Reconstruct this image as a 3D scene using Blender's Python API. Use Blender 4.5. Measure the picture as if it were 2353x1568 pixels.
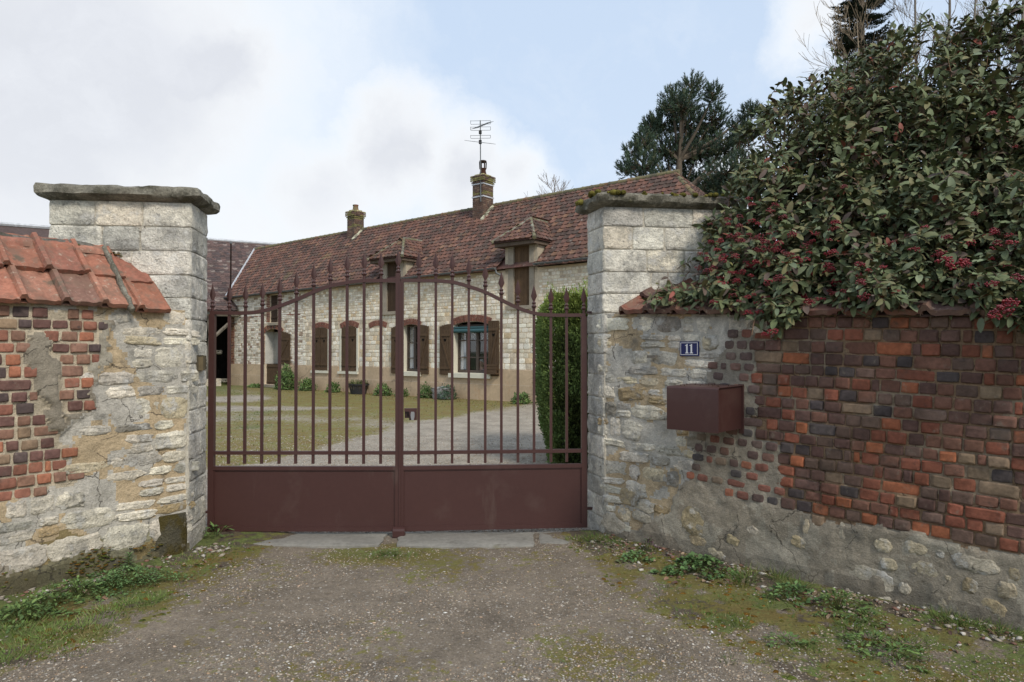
import bpy, math, random
import numpy as np
from mathutils import Vector, Matrix, noise as mnoise
random.seed(7); RNG = np.random.default_rng(7)
SC = bpy.context.scene
for o in list(bpy.data.objects): bpy.data.objects.remove(o)
COL = SC.collection

# ------------------------------------------------------------------ camera
H = 1.5; F = 1569.0; TH = math.atan(23 / 1569)
cam = bpy.data.cameras.new('camera'); co = bpy.data.objects.new('camera', cam); COL.objects.link(co)
co.location = (0, 0, H); co.rotation_euler = (math.pi / 2 + TH, 0, 0)
cam.lens = 24.0; cam.sensor_width = 36.0; cam.clip_start = .05; cam.clip_end = 3000
SC.camera = co
SC.view_settings.view_transform = 'Standard'; SC.view_settings.look = 'None'
SC.view_settings.exposure = 0.42; SC.view_settings.gamma = 1.0; SC.view_settings.use_curve_mapping = False

def ray(px, py):
    """direction (per metre of depth) through a point measured on the photograph (2353 x 1568 units)"""
    a = (px - 1176.5) / F; b = (784 - py) / F
    Y = math.cos(TH) - b * math.sin(TH); Z = math.sin(TH) + b * math.cos(TH)
    return a / Y, Z / Y
def proj(x, y, z):
    z = z - H
    f = y * math.cos(TH) + z * math.sin(TH); u = -y * math.sin(TH) + z * math.cos(TH)
    if f < .05: f = .05
    return 1176.5 + F * x / f, 784 - F * u / f
def ground(px, py, z=0.0):
    rx, rz = ray(px, py); Y = (z - H) / rz; return rx * Y, Y
def at(px, py, Y):
    rx, rz = ray(px, py); return Vector((rx * Y, Y, H + rz * Y))

# ------------------------------------------------------------------ world
def skydir(px, py):
    rx, rz = ray(px, py); return Vector((rx, 1, rz)).normalized()
w = bpy.data.worlds.new('World'); SC.world = w; w.use_nodes = True
nt = w.node_tree; nt.nodes.clear()
N = nt.nodes.new; L = nt.links.new
out = N('ShaderNodeOutputWorld'); bg = N('ShaderNodeBackground'); L(bg.outputs[0], out.inputs[0])
SUN_EL = math.radians(42); SUN_AZ = math.radians(150)   # azimuth clockwise from +Y
sky = N('ShaderNodeTexSky'); sky.sky_type = 'NISHITA'; sky.sun_disc = False
sky.sun_elevation = SUN_EL; sky.sun_rotation = SUN_AZ; sky.air_density = 1.0; sky.dust_density = 1.5
tc = N('ShaderNodeTexCoord')
def vmath(op, a, b=None):
    n = N('ShaderNodeVectorMath'); n.operation = op
    if isinstance(a, (tuple, Vector)): n.inputs[0].default_value = a
    else: L(a, n.inputs[0])
    if b is not None:
        if isinstance(b, (tuple, Vector)): n.inputs[1].default_value = b
        else: L(b, n.inputs[1])
    return n
def fm(op, a, b=None, c=None, clamp=False, tree=None):
    n = N('ShaderNodeMath'); n.operation = op; n.use_clamp = clamp
    for i, v in enumerate((a, b, c)):
        if v is None: continue
        if isinstance(v, (int, float)): n.inputs[i].default_value = v
        else: L(v, n.inputs[i])
    return n.outputs[0]
def mixc(fac, a, b):
    n = N('ShaderNodeMix'); n.data_type = 'RGBA'
    if isinstance(fac, (int, float)): n.inputs[0].default_value = fac
    else: L(fac, n.inputs[0])
    for s, v in ((6, a), (7, b)):
        if isinstance(v, tuple): n.inputs[s].default_value = (*v, 1)
        else: L(v, n.inputs[s])
    return n.outputs[2]
def nz(vec, scale, detail=5, rough=.55):
    n = N('ShaderNodeTexNoise'); L(vec, n.inputs['Vector']); n.inputs['Scale'].default_value = scale
    n.inputs['Detail'].default_value = detail; n.inputs['Roughness'].default_value = rough
    return n
D = vmath('NORMALIZE', tc.outputs['Generated']).outputs[0]
wn = nz(D, 3.4, 9, .62)
wc = vmath('SUBTRACT', wn.outputs['Color'], (.5, .5, .5))
ws = N('ShaderNodeVectorMath'); ws.operation = 'SCALE'; L(wc.outputs[0], ws.inputs[0]); ws.inputs[3].default_value = .26
DW = vmath('ADD', D, ws.outputs[0]).outputs[0]
sepD = N('ShaderNodeSeparateXYZ'); L(D, sepD.inputs[0])
# general cloud cover over the whole dome, plus the cloud banks the photograph shows
gen = nz(DW, 1.7, 7, .55).outputs['Fac']
gen = fm('MULTIPLY', fm('SUBTRACT', gen, .50), 3.2, clamp=True)
infront = fm('MULTIPLY', fm('SUBTRACT', sepD.outputs[1], .45), 4.0, clamp=True)
gen = fm('MULTIPLY', gen, fm('SUBTRACT', 1.0, infront))
dens = gen
for (px, py, r, k) in [(180, 160, .33, 1.35), (440, 150, .13, 1.3), (120, 340, .26, 1.2), (880, 360, .13, 1.2), (1040, 400, .12, 1.1), (1170, 430, .09, .9),
                       (740, 450, .15, .9), (1840, 50, .07, .7), (1700, 420, .10, .6), (-300, 100, .6, 1.3), (600, 540, .16, .7)]:
    d = vmath('DISTANCE', DW, skydir(px, py)); dd = fm('DIVIDE', d.outputs['Value'], r)
    bl = fm('MULTIPLY', fm('SUBTRACT', 1.0, dd), k, clamp=True)
    dens = fm('MAXIMUM', dens, bl)
low = fm('POWER', fm('SUBTRACT', 1.0, fm('ABSOLUTE', sepD.outputs[2])), 7.0, clamp=True)
skyc = vmath('MULTIPLY', sky.outputs[0], (.10, .10, .10)).outputs[0]
veil = mixc(low, (.57, .69, .86), (.84, .88, .91))
blue = mixc(.86, skyc, veil)
bil = nz(DW, 6.5, 8, .62).outputs['Fac']
core = fm('MULTIPLY', fm('SUBTRACT', fm('ADD', dens, fm('MULTIPLY', fm('SUBTRACT', bil, .5), .9)), .30), 1.5, clamp=True)
greyc = mixc(fm('MULTIPLY', fm('SUBTRACT', bil, .35), 2.2, clamp=True), (.58, .605, .665), (.73, .755, .805))
cloudc = mixc(fm('MULTIPLY', core, .92), (.87, .89, .905), greyc)
lowc = mixc(fm('MULTIPLY', low, .75), cloudc, (.86, .885, .90))
mask = fm('SMOOTH_MIN', fm('MULTIPLY', fm('ADD', dens, fm('MULTIPLY', fm('SUBTRACT', bil, .5), .5)), 1.7), 1.0, .35, clamp=True)
skyfull = mixc(mask, blue, lowc)
L(skyfull, bg.inputs['Color']); bg.inputs['Strength'].default_value = .88

# ------------------------------------------------------------------ sun (thin cloud in front of it: soft)
sl = bpy.data.lights.new('sun', 'SUN'); so = bpy.data.objects.new('sun', sl); COL.objects.link(so)
sl.energy = 1.9; sl.angle = math.radians(13); sl.color = (1, .92, .80)
sd = Vector((math.sin(SUN_AZ) * math.cos(SUN_EL), math.cos(SUN_AZ) * math.cos(SUN_EL), math.sin(SUN_EL)))
so.rotation_euler = (-sd).to_track_quat('-Z', 'Y').to_euler(); so.location = (6, -6, 12)

# ------------------------------------------------------------------ materials
def material(name, base=(1, 1, 1), rough=.9, spec=.25, var=((6, .25),), stains=(), bump=((60, .5, .004),), metallic=0.0, cracks=None, vor=None, hue=None):
    """procedural material: base x piece colour, noise variation, shaped stains, relief. All noise sits in world metres."""
    global nt, N, L
    m = bpy.data.materials.new(name); m.use_nodes = True; nt = m.node_tree; nt.nodes.clear(); N = nt.nodes.new; L = nt.links.new
    o = N('ShaderNodeOutputMaterial'); b = N('ShaderNodeBsdfPrincipled'); L(b.outputs[0], o.inputs[0])
    geo = N('ShaderNodeNewGeometry'); P = geo.outputs['Position']
    at_ = N('ShaderNodeAttribute'); at_.attribute_name = 'Col'
    oi = N('ShaderNodeObjectInfo')
    c = vmath('MULTIPLY', at_.outputs['Color'], oi.outputs['Color']).outputs[0]
    c = vmath('MULTIPLY', c, tuple(base)).outputs[0]
    for (s, a) in var:
        n = nz(P, s, 5, .6).outputs['Fac']
        f = fm('ADD', fm('MULTIPLY', fm('SUBTRACT', n, .5), 4 * a), 1.0)
        f = fm('MAXIMUM', f, .15)
        cmb = N('ShaderNodeCombineXYZ')
        for i in range(3): L(f, cmb.inputs[i])
        c = vmath('MULTIPLY', c, cmb.outputs[0]).outputs[0]
    if vor:                                   # aggregate speckle: (scale, threshold, colour, amount)
        for (s, t, colr, a) in vor:
            v = N('ShaderNodeTexVoronoi'); L(P, v.inputs['Vector']); v.inputs['Scale'].default_value = s
            sep = N('ShaderNodeSeparateColor'); L(v.outputs['Color'], sep.inputs[0])
            on = fm('GREATER_THAN', sep.outputs[0], t)
            core_ = fm('LESS_THAN', v.outputs['Distance'], .38)
            cc = mixc(sep.outputs[1], colr, tuple(x * .55 for x in colr))
            c = mixc(fm('MULTIPLY', fm('MULTIPLY', on, core_), a), c, cc)
    for (colr, s, t, a, *rest) in stains:
        src = P
        if rest:
            mp = N('ShaderNodeMapping'); L(P, mp.inputs[0]); mp.inputs['Scale'].default_value = rest[0]; src = mp.outputs[0]
        n = nz(src, s, 6, .65).outputs['Fac']
        f = fm('MULTIPLY', fm('MULTIPLY', fm('SUBTRACT', n, t), 9.0, clamp=True), a)
        c = mixc(f, c, colr)
    crk = None
    if cracks:                                # hairline cracks with their own wandering shape
        sc_, wd_, am_, th_ = cracks
        nn = nz(P, sc_ * 2.2, 5, .6); off = N('ShaderNodeVectorMath'); off.operation = 'SCALE'; L(nn.outputs['Color'], off.inputs[0]); off.inputs[3].default_value = .22 / sc_ * 2
        pp = vmath('ADD', P, off.outputs[0]).outputs[0]; v = N('ShaderNodeTexVoronoi'); v.feature = 'DISTANCE_TO_EDGE'; L(pp, v.inputs['Vector']); v.inputs['Scale'].default_value = sc_
        on = fm('MULTIPLY', fm('LESS_THAN', v.outputs['Distance'], wd_), fm('GREATER_THAN', nz(P, sc_ * .8, 2).outputs['Fac'], th_)); crk = on
        c = mixc(fm('MULTIPLY', on, am_), c, (.035, .03, .024))
    L(c, b.inputs['Base Color'])
    b.inputs['Roughness'].default_value = rough; b.inputs['Specular IOR Level'].default_value = spec; b.inputs['Metallic'].default_value = metallic
    prev = None
    for (s, st, d) in bump:
        n = nz(P, s, 6, .65); bm_ = N('ShaderNodeBump'); bm_.inputs['Strength'].default_value = st; bm_.inputs['Distance'].default_value = d
        L(n.outputs['Fac'], bm_.inputs['Height'])
        if prev: L(prev, bm_.inputs['Normal'])
        prev = bm_.outputs[0]
    if prev: L(prev, b.inputs['Normal'])
    return m
M = {}
M['brick'] = material('brick_clay', rough=.88, var=((1.6, .22), (9, .3), (45, .28)), stains=(((.26, .22, .17), 16, .60, .5), ((.10, .085, .07), 3.5, .56, .5), ((.035, .03, .03), 14, .63, .6)), bump=((40, .7, .006), (160, .5, .003)))
M['lime'] = material('limestone', base=(1.14, 1.11, 1.04), rough=.93, var=((3, .25), (14, .28), (50, .25), (110, .2)), stains=(((.19, .185, .17), 4.5, .50, .66), ((.72, .70, .65), 9, .54, .7), ((.05, .048, .042), 24, .60, .75), ((.40, .30, .15), 3.2, .64, .4)), bump=((14, .9, .03), (70, 1, .014)))
M['lime_house'] = material('house_limestone', rough=.95, var=((4, .2), (25, .2)), stains=(((.22, .18, .12), 6, .60, .4), ((.16, .13, .09), 2.0, .62, .3)), bump=((30, .6, .01),))
M['mortar'] = material('mortar', rough=.96, var=((4, .25), (30, .22), (120, .15)), stains=(((.13, .125, .11), 5, .58, .6), ((.50, .49, .45), 16, .64, .5), ((.05, .048, .042), 25, .66, .6)), bump=((20, .9, .02), (120, 1, .008)), cracks=(2.7, .008, .65, .50))
M['mortar_house'] = material('house_mortar', rough=.96, var=((3, .15), (20, .15)), bump=((60, .5, .005),))
M['plinth'] = material('plinth_render', rough=.95, var=((1.5, .16), (12, .1)), stains=(((.46, .23, .09), 1.3, .60, .6, (1, 1, .6)), ((.22, .19, .14), 2.3, .60, .45), ((.50, .42, .31), 4, .63, .5)), bump=((80, .4, .004),), cracks=(.9, .006, .45, .5))
M['cap'] = material('cap_stone', rough=.95, var=((5, .3), (30, .4), (90, .3)), stains=(((.065, .062, .045), 6, .48, .8), ((.44, .42, .36), 24, .61, .7), ((.10, .095, .025), 6, .60, .7)), bump=((12, .9, .02), (60, 1, .012)))
M['tile_near'] = material('coping_clay', rough=.85, var=((7, .3), (40, .25)), stains=(((.20, .125, .09), 9, .47, .7), ((.50, .42, .33), 28, .59, .65), ((.10, .09, .065), 7, .56, .8)), bump=((50, .6, .005), (150, .4, .003)))
M['tile'] = material('roof_clay', rough=.9, var=((1.2, .22), (9, .3)), stains=(((.045, .036, .033), 1.1, .52, .5), ((.34, .31, .27), 7, .60, .6), ((.20, .165, .08), .8, .58, .5), ((.38, .2, .12), .55, .62, .35)), bump=((25, .6, .01),))
M['slate'] = material('barn_roof', rough=.9, var=((1.5, .2), (14, .3)), stains=(((.25, .22, .2), 14, .68, .6),), bump=((20, .5, .01),))
M['ridge'] = material('ridge_clay', rough=.95, var=((3, .3), (15, .3)), stains=(((.17, .155, .08), 3, .44, .85), ((.35, .34, .28), 14, .6, .6)), bump=((30, .8, .02),))
M['gate'] = material('gate_paint', base=(.062, .027, .024), rough=.42, spec=.4, var=((1.2, .08), (30, .06)), stains=(((.15, .12, .10), 75, .75, .6), ((.095, .058, .050), 2.0, .56, .4), ((.13, .098, .082), 4, .62, .35, (1, 1, .22)), ((.17, .14, .115), 160, .70, .5)), bump=((90, .08, .001),))
M['steel'] = material('brushed_metal', base=(.45, .45, .46), rough=.35, metallic=.9, var=((20, .1),), bump=())
M['zinc'] = material('zinc', base=(.15, .16, .165), rough=.5, metallic=.3, var=((4, .2),), stains=(((.24, .25, .26), 9, .58, .5),), bump=())
M['lead'] = material('flashing', base=(.5, .52, .55), rough=.55, var=((6, .3),), bump=((20, .5, .01),))
M['wood'] = material('shutter_wood', base=(.085, .053, .03), rough=.75, var=((5, .2), (40, .2)), stains=(((.16, .12, .08), 30, .62, .4, (1, 1, .1)),), bump=((60, .4, .003),))
M['loft'] = material('loft_door_wood', base=(.045, .028, .018), rough=.8, var=((5, .2), (40, .2)), stains=(((.12, .09, .06), 30, .62, .4, (1, 1, .1)),), bump=((60, .4, .003),))
M['oldwood'] = material('weathered_timber', base=(.2, .18, .15), rough=.9, var=((5, .3), (40, .25)), stains=(((.06, .05, .045), 12, .55, .7, (1, 1, .15)),), bump=((50, .8, .01),))
M['frame'] = material('window_frame', base=(.085, .065, .052), rough=.6, var=((8, .12),), bump=())
M['cream'] = material('cream_paint', base=(.64, .61, .50), rough=.85, var=((5, .08),), stains=(((.4, .36, .28), 6, .62, .4),), bump=((60, .2, .003),))
M['jamb'] = material('cement_jamb', base=(.30, .26, .205), rough=.95, var=((4, .2), (25, .15)), stains=(((.14, .12, .09), 6, .6, .5),), bump=((50, .5, .006),))
M['teal'] = material('awning_teal', base=(.045, .105, .115), rough=.6, var=((10, .1),), bump=())
M['dark'] = material('dark_void', base=(.012, .011, .010), rough=1, spec=0, var=(), bump=())
M['room'] = material('room_wall', base=(.20, .175, .14), rough=1, spec=0, var=(), bump=())
M['lace'] = material('lace_curtain', base=(.62, .64, .66), rough=.9, var=((60, .1),), stains=(((.30, .32, .34), 26, .55, .8, (1, 1, .12)),), bump=())
M['lacefig'] = material('patterned_lace', base=(.10, .10, .10), rough=.9, var=(), stains=(((.66, .67, .66), 34, .5, .95),), bump=())
M['enamel'] = material('blue_enamel', base=(.010, .020, .105), rough=.18, spec=.5, var=(), bump=())
M['white'] = material('white_enamel', base=(.80, .80, .80), rough=.25, spec=.5, var=(), bump=())
M['hole_paint'] = material('painted_hole_black', base=(.01, .01, .01), rough=1, spec=0, var=(), bump=())  # flat black that paints the dark inside openings never cut
M['leaf'] = material('leaf', rough=.58, spec=.2, var=((14, .18),), bump=())
M['needle'] = material('needles', rough=.7, spec=.2, var=((3, .2),), bump=())
M['berry'] = material('berries', base=(.165, .009, .015), rough=.28, spec=.5, var=((30, .2),), bump=())
M['bark'] = material('bark', base=(.13, .105, .08), rough=.95, var=((8, .25),), bump=((40, .8, .01),))
M['moss'] = material('moss', base=(.15, .135, .035), rough=1, spec=.05, var=((20, .3), (80, .3)), bump=((90, 1, .02),))
M['grass'] = material('grass', rough=.7, spec=.2, var=(), bump=())
M['pebble'] = material('pebbles', rough=.85, var=((60, .12),), bump=())
M['plastic'] = material('black_plastic', base=(.03, .03, .032), rough=.6, var=((10, .1),), bump=())
M['concrete'] = material('concrete', base=(.235, .225, .20), rough=.95, var=((3, .18), (25, .18), (110, .12)), stains=(((.08, .075, .06), 4, .60, .7), ((.10, .09, .03), 3, .64, .6)), bump=((40, .5, .006), (160, .5, .003)))
M['skin'] = material('skin', base=(.55, .34, .26), rough=.6, var=(), bump=())
M['hair'] = material('grey_hair', base=(.6, .6, .6), rough=.8, var=(), bump=())
M['shirt'] = material('checked_shirt', base=(.10, .15, .23), rough=.9, var=(), stains=(((.5, .55, .6), 22, .55, .7),), bump=())

def glass_material():
    global nt, N, L
    m = bpy.data.materials.new('window_glass'); m.use_nodes = True; nt = m.node_tree; nt.nodes.clear(); N = nt.nodes.new; L = nt.links.new
    o = N('ShaderNodeOutputMaterial'); t = N('ShaderNodeBsdfTransparent'); g = N('ShaderNodeBsdfGlossy'); g.inputs['Roughness'].default_value = .03
    mx = N('ShaderNodeMixShader'); mx.inputs[0].default_value = .07; L(t.outputs[0], mx.inputs[1]); L(g.outputs[0], mx.inputs[2]); L(mx.outputs[0], o.inputs[0])
    return m
M['glass'] = glass_material()

def ground_material(name, court):
    """one material for drive and courtyard sheets: asphalt / gravel / moss / soil by the sheet's own painted weights"""
    global nt, N, L
    m = bpy.data.materials.new(name); m.use_nodes = True; nt = m.node_tree; nt.nodes.clear(); N = nt.nodes.new; L = nt.links.new
    o = N('ShaderNodeOutputMaterial'); b = N('ShaderNodeBsdfPrincipled'); L(b.outputs[0], o.inputs[0])
    geo = N('ShaderNodeNewGeometry'); P = geo.outputs['Position']
    a = N('ShaderNodeAttribute'); a.attribute_name = 'Wt'
    sp = N('ShaderNodeSeparateColor'); L(a.outputs['Color'], sp.inputs[0])
    n1 = nz(P, 2.2, 6, .65).outputs['Fac']; n2 = nz(P, 14, 6, .7).outputs['Fac']; n3 = nz(P, 70, 4, .6).outputs['Fac']
    def vary(col, *ns):
        c = col
        for n, k in ns:
            f = fm('MAXIMUM', fm('ADD', fm('MULTIPLY', fm('SUBTRACT', n, .5), k), 1.0), .2)
            cm = N('ShaderNodeCombineXYZ'); [L(f, cm.inputs[i]) for i in range(3)]
            c = vmath('MULTIPLY', c, cm.outputs[0]).outputs[0]
        return c
    base = vary((.19, .157, .12) if not court else (.34, .295, .235), (n1, 1.8), (n2, 1.3), (n3, 1.4))
    for (s, t, colr, am) in (((75, .55, (.36, .31, .25), .9), (125, .45, (.30, .235, .17), .9), (45, .90, (.52, .48, .42), .9), (200, .4, (.30, .25, .20), .9)) if not court else ((60, .35, (.42, .38, .33), .9), (120, .3, (.33, .29, .24), .9), (28, .6, (.46, .43, .38), .6))):
        v = N('ShaderNodeTexVoronoi'); L(P, v.inputs['Vector']); v.inputs['Scale'].default_value = s
        sep = N('ShaderNodeSeparateColor'); L(v.outputs['Color'], sep.inputs[0])
        on = fm('GREATER_THAN', sep.outputs[0], t); cr = fm('LESS_THAN', v.outputs['Distance'], .42)
        cc = mixc(sep.outputs[1], colr, (colr[0] * .5, colr[1] * .5, colr[2] * .5))
        wear = fm('MULTIPLY', fm('ADD', n1, .12), 1.2, clamp=True)
        base = mixc(fm('MULTIPLY', fm('MULTIPLY', fm('MULTIPLY', on, cr), am), wear), base, cc)
    def mask(ch, k=5.0):
        return fm('ADD', fm('MULTIPLY', fm('SUBTRACT', fm('ADD', ch, fm('MULTIPLY', fm('SUBTRACT', n2, .5), 1.9)), .5), k), .5, clamp=True)
    soil = vary((.11, .088, .065), (n2, 1.4), (n3, 1.2))
    mossc = mixc(fm('MULTIPLY', fm('SUBTRACT', n1, .35), 3.0, clamp=True), (.155, .115, .036), (.135, .145, .040))
    if court: mossc = mixc(fm('MULTIPLY', fm('SUBTRACT', n1, .38), 3.5, clamp=True), (.175, .125, .032), (.165, .165, .038))
    mossc = vary(mossc, (n2, 1.3), (n3, 1.2))
    grassc = vary((.11, .135, .045), (n2, 1.6), (n3, 1.4))
    c = mixc(mask(sp.outputs[2]), base, soil)
    c = mixc(fm('MULTIPLY', mask(sp.outputs[0]), .90), c, mossc)
    c = mixc(fm('MULTIPLY', mask(sp.outputs[1]), .9), c, grassc)
    L(c, b.inputs['Base Color']); b.inputs['Roughness'].default_value = .95; b.inputs['Specular IOR Level'].default_value = .15
    bm1 = N('ShaderNodeBump'); bm1.inputs['Strength'].default_value = .8; bm1.inputs['Distance'].default_value = .02; L(n2, bm1.inputs['Height'])
    bm2 = N('ShaderNodeBump'); bm2.inputs['Strength'].default_value = 1; bm2.inputs['Distance'].default_value = .008; L(n3, bm2.inputs['Height']); L(bm1.outputs[0], bm2.inputs['Normal'])
    L(bm2.outputs[0], b.inputs['Normal'])
    return m
M['drive'] = ground_material('drive_asphalt', False); M['court'] = ground_material('court_gravel', True)
M['earth'] = material('earth', base=(.07, .085, .035), rough=1, var=((.6, .25), (6, .2)), bump=())

# ------------------------------------------------------------------ mesh helpers
def link(o, parent=None):
    COL.objects.link(o)
    if parent is not None:
        o.parent = parent; o.matrix_parent_inverse = WM[parent.name].inverted()
    return o
WM = {}
def newmesh(name, V, Fc, cols=None, mat=None, smooth=False, sharp=None):
    me = bpy.data.meshes.new(name); me.from_pydata([tuple(v) for v in V], [], [tuple(f) for f in Fc])
    ca = me.color_attributes.new('Col', 'FLOAT_COLOR', 'CORNER')
    n = len(me.loops); arr = np.ones((n, 4), dtype=np.float32)
    if cols is not None:
        lt = np.empty(len(me.polygons), dtype=np.int32); me.polygons.foreach_get('loop_total', lt)
        arr[:, :3] = np.repeat(np.asarray(cols, dtype=np.float32), lt, axis=0)
    ca.data.foreach_set('color', arr.ravel())
    if mat: me.materials.append(mat)
    if smooth:
        me.polygons.foreach_set('use_smooth', np.ones(len(me.polygons), dtype=bool))
        if sharp: me.set_sharp_from_angle(angle=math.radians(sharp))
    me.update(); return me
def fastmesh(name, V, Fa, C, mat, smooth=False):
    """V (n,3), Fa (m,k) same-size faces, C (m,3) colours"""
    me = bpy.data.meshes.new(name); V = np.asarray(V, np.float32); Fa = np.asarray(Fa, np.int32); m, k = Fa.shape
    me.vertices.add(len(V)); me.vertices.foreach_set('co', V.ravel())
    me.loops.add(m * k); me.loops.foreach_set('vertex_index', Fa.ravel())
    me.polygons.add(m); me.polygons.foreach_set('loop_start', np.arange(0, m * k, k, dtype=np.int32))
    if smooth: me.polygons.foreach_set('use_smooth', np.ones(m, dtype=bool))
    me.update(calc_edges=True)
    ca = me.color_attributes.new('Col', 'FLOAT_COLOR', 'CORNER'); arr = np.ones((m * k, 4), np.float32); arr[:, :3] = np.repeat(np.asarray(C, np.float32), k, axis=0)
    ca.data.foreach_set('color', arr.ravel())
    me.materials.append(mat); return me
class MB:
    def __init__(s): s.v = []; s.f = []; s.c = []
    def add(s, V, Fc, col=(1, 1, 1)):
        b = len(s.v); s.v += [Vector(v) for v in V]; s.f += [tuple(i + b for i in f) for f in Fc]; s.c += [col] * len(Fc); return s
    def box(s, lo, hi, fr=None, col=(1, 1, 1), bev=0):
        x0, y0, z0 = lo; x1, y1, z1 = hi
        V = [(x0, y0, z0), (x1, y0, z0), (x1, y1, z0), (x0, y1, z0), (x0, y0, z1), (x1, y0, z1), (x1, y1, z1), (x0, y1, z1)]
        if fr: V = [fr(*v) for v in V]
        return s.add(V, [(0, 3, 2, 1), (4, 5, 6, 7), (0, 1, 5, 4), (1, 2, 6, 5), (2, 3, 7, 6), (3, 0, 4, 7)], col)
    def tube(s, pts, rads, n=6, col=(1, 1, 1), cap=True):
        pts = [Vector(p) for p in pts]; rings = []
        if not hasattr(rads, '__len__'): rads = [rads] * len(pts)
        t0 = (pts[1] - pts[0]).normalized(); ref = Vector((0, 0, 1)) if abs(t0.z) < .9 else Vector((1, 0, 0)); a = t0.cross(ref).normalized()
        V = []
        for i, p in enumerate(pts):
            t = (pts[min(i + 1, len(pts) - 1)] - pts[max(i - 1, 0)]).normalized()
            a = (a - t * a.dot(t)).normalized(); b_ = t.cross(a)
            V += [p + (a * math.cos(2 * math.pi * k / n) + b_ * math.sin(2 * math.pi * k / n)) * rads[i] for k in range(n)]
        Fc = [(i * n + k, i * n + (k + 1) % n, (i + 1) * n + (k + 1) % n, (i + 1) * n + k) for i in range(len(pts) - 1) for k in range(n)]
        if cap: Fc += [tuple(range(n - 1, -1, -1)), tuple((len(pts) - 1) * n + k for k in range(n))]
        return s.add(V, Fc, col)
    def lathe(s, prof, c, n=12, col=(1, 1, 1), sq=False):
        """prof: (radius, z) up the axis"""
        V = []
        for r, z in prof:
            for k in range(n):
                a = 2 * math.pi * (k + (.5 if sq else 0)) / n; V.append((c[0] + r * math.cos(a), c[1] + r * math.sin(a), c[2] + z))
        m = len(prof); Fc = [(i * n + k, i * n + (k + 1) % n, (i + 1) * n + (k + 1) % n, (i + 1) * n + k) for i in range(m - 1) for k in range(n)]
        Fc += [tuple(range(n - 1, -1, -1)), tuple((m - 1) * n + k for k in range(n))]
        return s.add(V, Fc, col)
    def mesh(s, name, mat, smooth=False, sharp=None): return newmesh(name, s.v, s.f, s.c, mat, smooth, sharp)
    def build(s, name, mat, parent=None, smooth=False, sharp=None, kind=None):
        o = bpy.data.objects.new(name, s.mesh(name, mat, smooth, sharp)); link(o, parent); WM[o.name] = Matrix()
        if kind: o['kind'] = kind
        return o
def tag(o, label=None, cat=None, group=None, kind=None):
    if label: o['label'] = label
    if cat: o['category'] = cat
    if group: o['group'] = group
    if kind: o['kind'] = kind
    return o
def thing(name, loc, label, cat, group=None):
    o = bpy.data.objects.new(name, None); COL.objects.link(o); o.location = loc; o.empty_display_size = .2
    WM[o.name] = Matrix.Translation(Vector(loc)); return tag(o, label, cat, group)
def part(name, me, parent, mw=None, color=None, kind=None):
    o = bpy.data.objects.new(name, me); mw = mw or Matrix()
    if parent is not None:
        o.parent = parent; o.matrix_parent_inverse = WM[parent.name].inverted()
    o.matrix_basis = mw; WM[o.name] = mw
    COL.objects.link(o)
    if color: o.color = (*color, 1)
    if kind: o['kind'] = kind
    return o
def grp(name, parent):
    """a part that is a bare holder of pieces"""
    o = bpy.data.objects.new(name, None); COL.objects.link(o); o.parent = parent; o.matrix_parent_inverse = WM[parent.name].inverted(); WM[o.name] = Matrix(); return o

def pieces_out(name, plist, parent, mat, limit=300):
    """plist: (mesh index list, matrix, colour); the largest as drawn from the road become parts, the rest one joined part"""
    def score(p):
        t = p[1].translation; d = max((t - Vector((0, 0, H))).length, .5)
        x, y = proj(*t); inside = (-60 < x < 2420 and -60 < y < 1630)
        return (0 if inside else 1, -(p[1].to_scale().length * p[3]) / d)
    pl = sorted(plist, key=score)
    for me, mw, colr, sz in pl[:limit]: part(name, me, parent, mw, colr)
    rest = pl[limit:]
    if rest:
        VV, FF, CC = [], [], []; b = 0; cache = {}
        for me, mw, colr, sz in rest:
            if me.name not in cache:
                co_ = np.empty(len(me.vertices) * 3, np.float32); me.vertices.foreach_get('co', co_)
                cache[me.name] = (co_.reshape(-1, 3), [tuple(p.vertices) for p in me.polygons])
            cv, cf = cache[me.name]; mm = np.array(mw)
            VV.append(cv @ mm[:3, :3].T + mm[:3, 3]); FF += [tuple(i + b for i in f) for f in cf]; CC += [colr] * len(cf); b += len(cv)
        me = newmesh(name, np.concatenate(VV), FF, CC, mat, True, 50)
        part(name, me, parent, kind='stuff')

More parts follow.
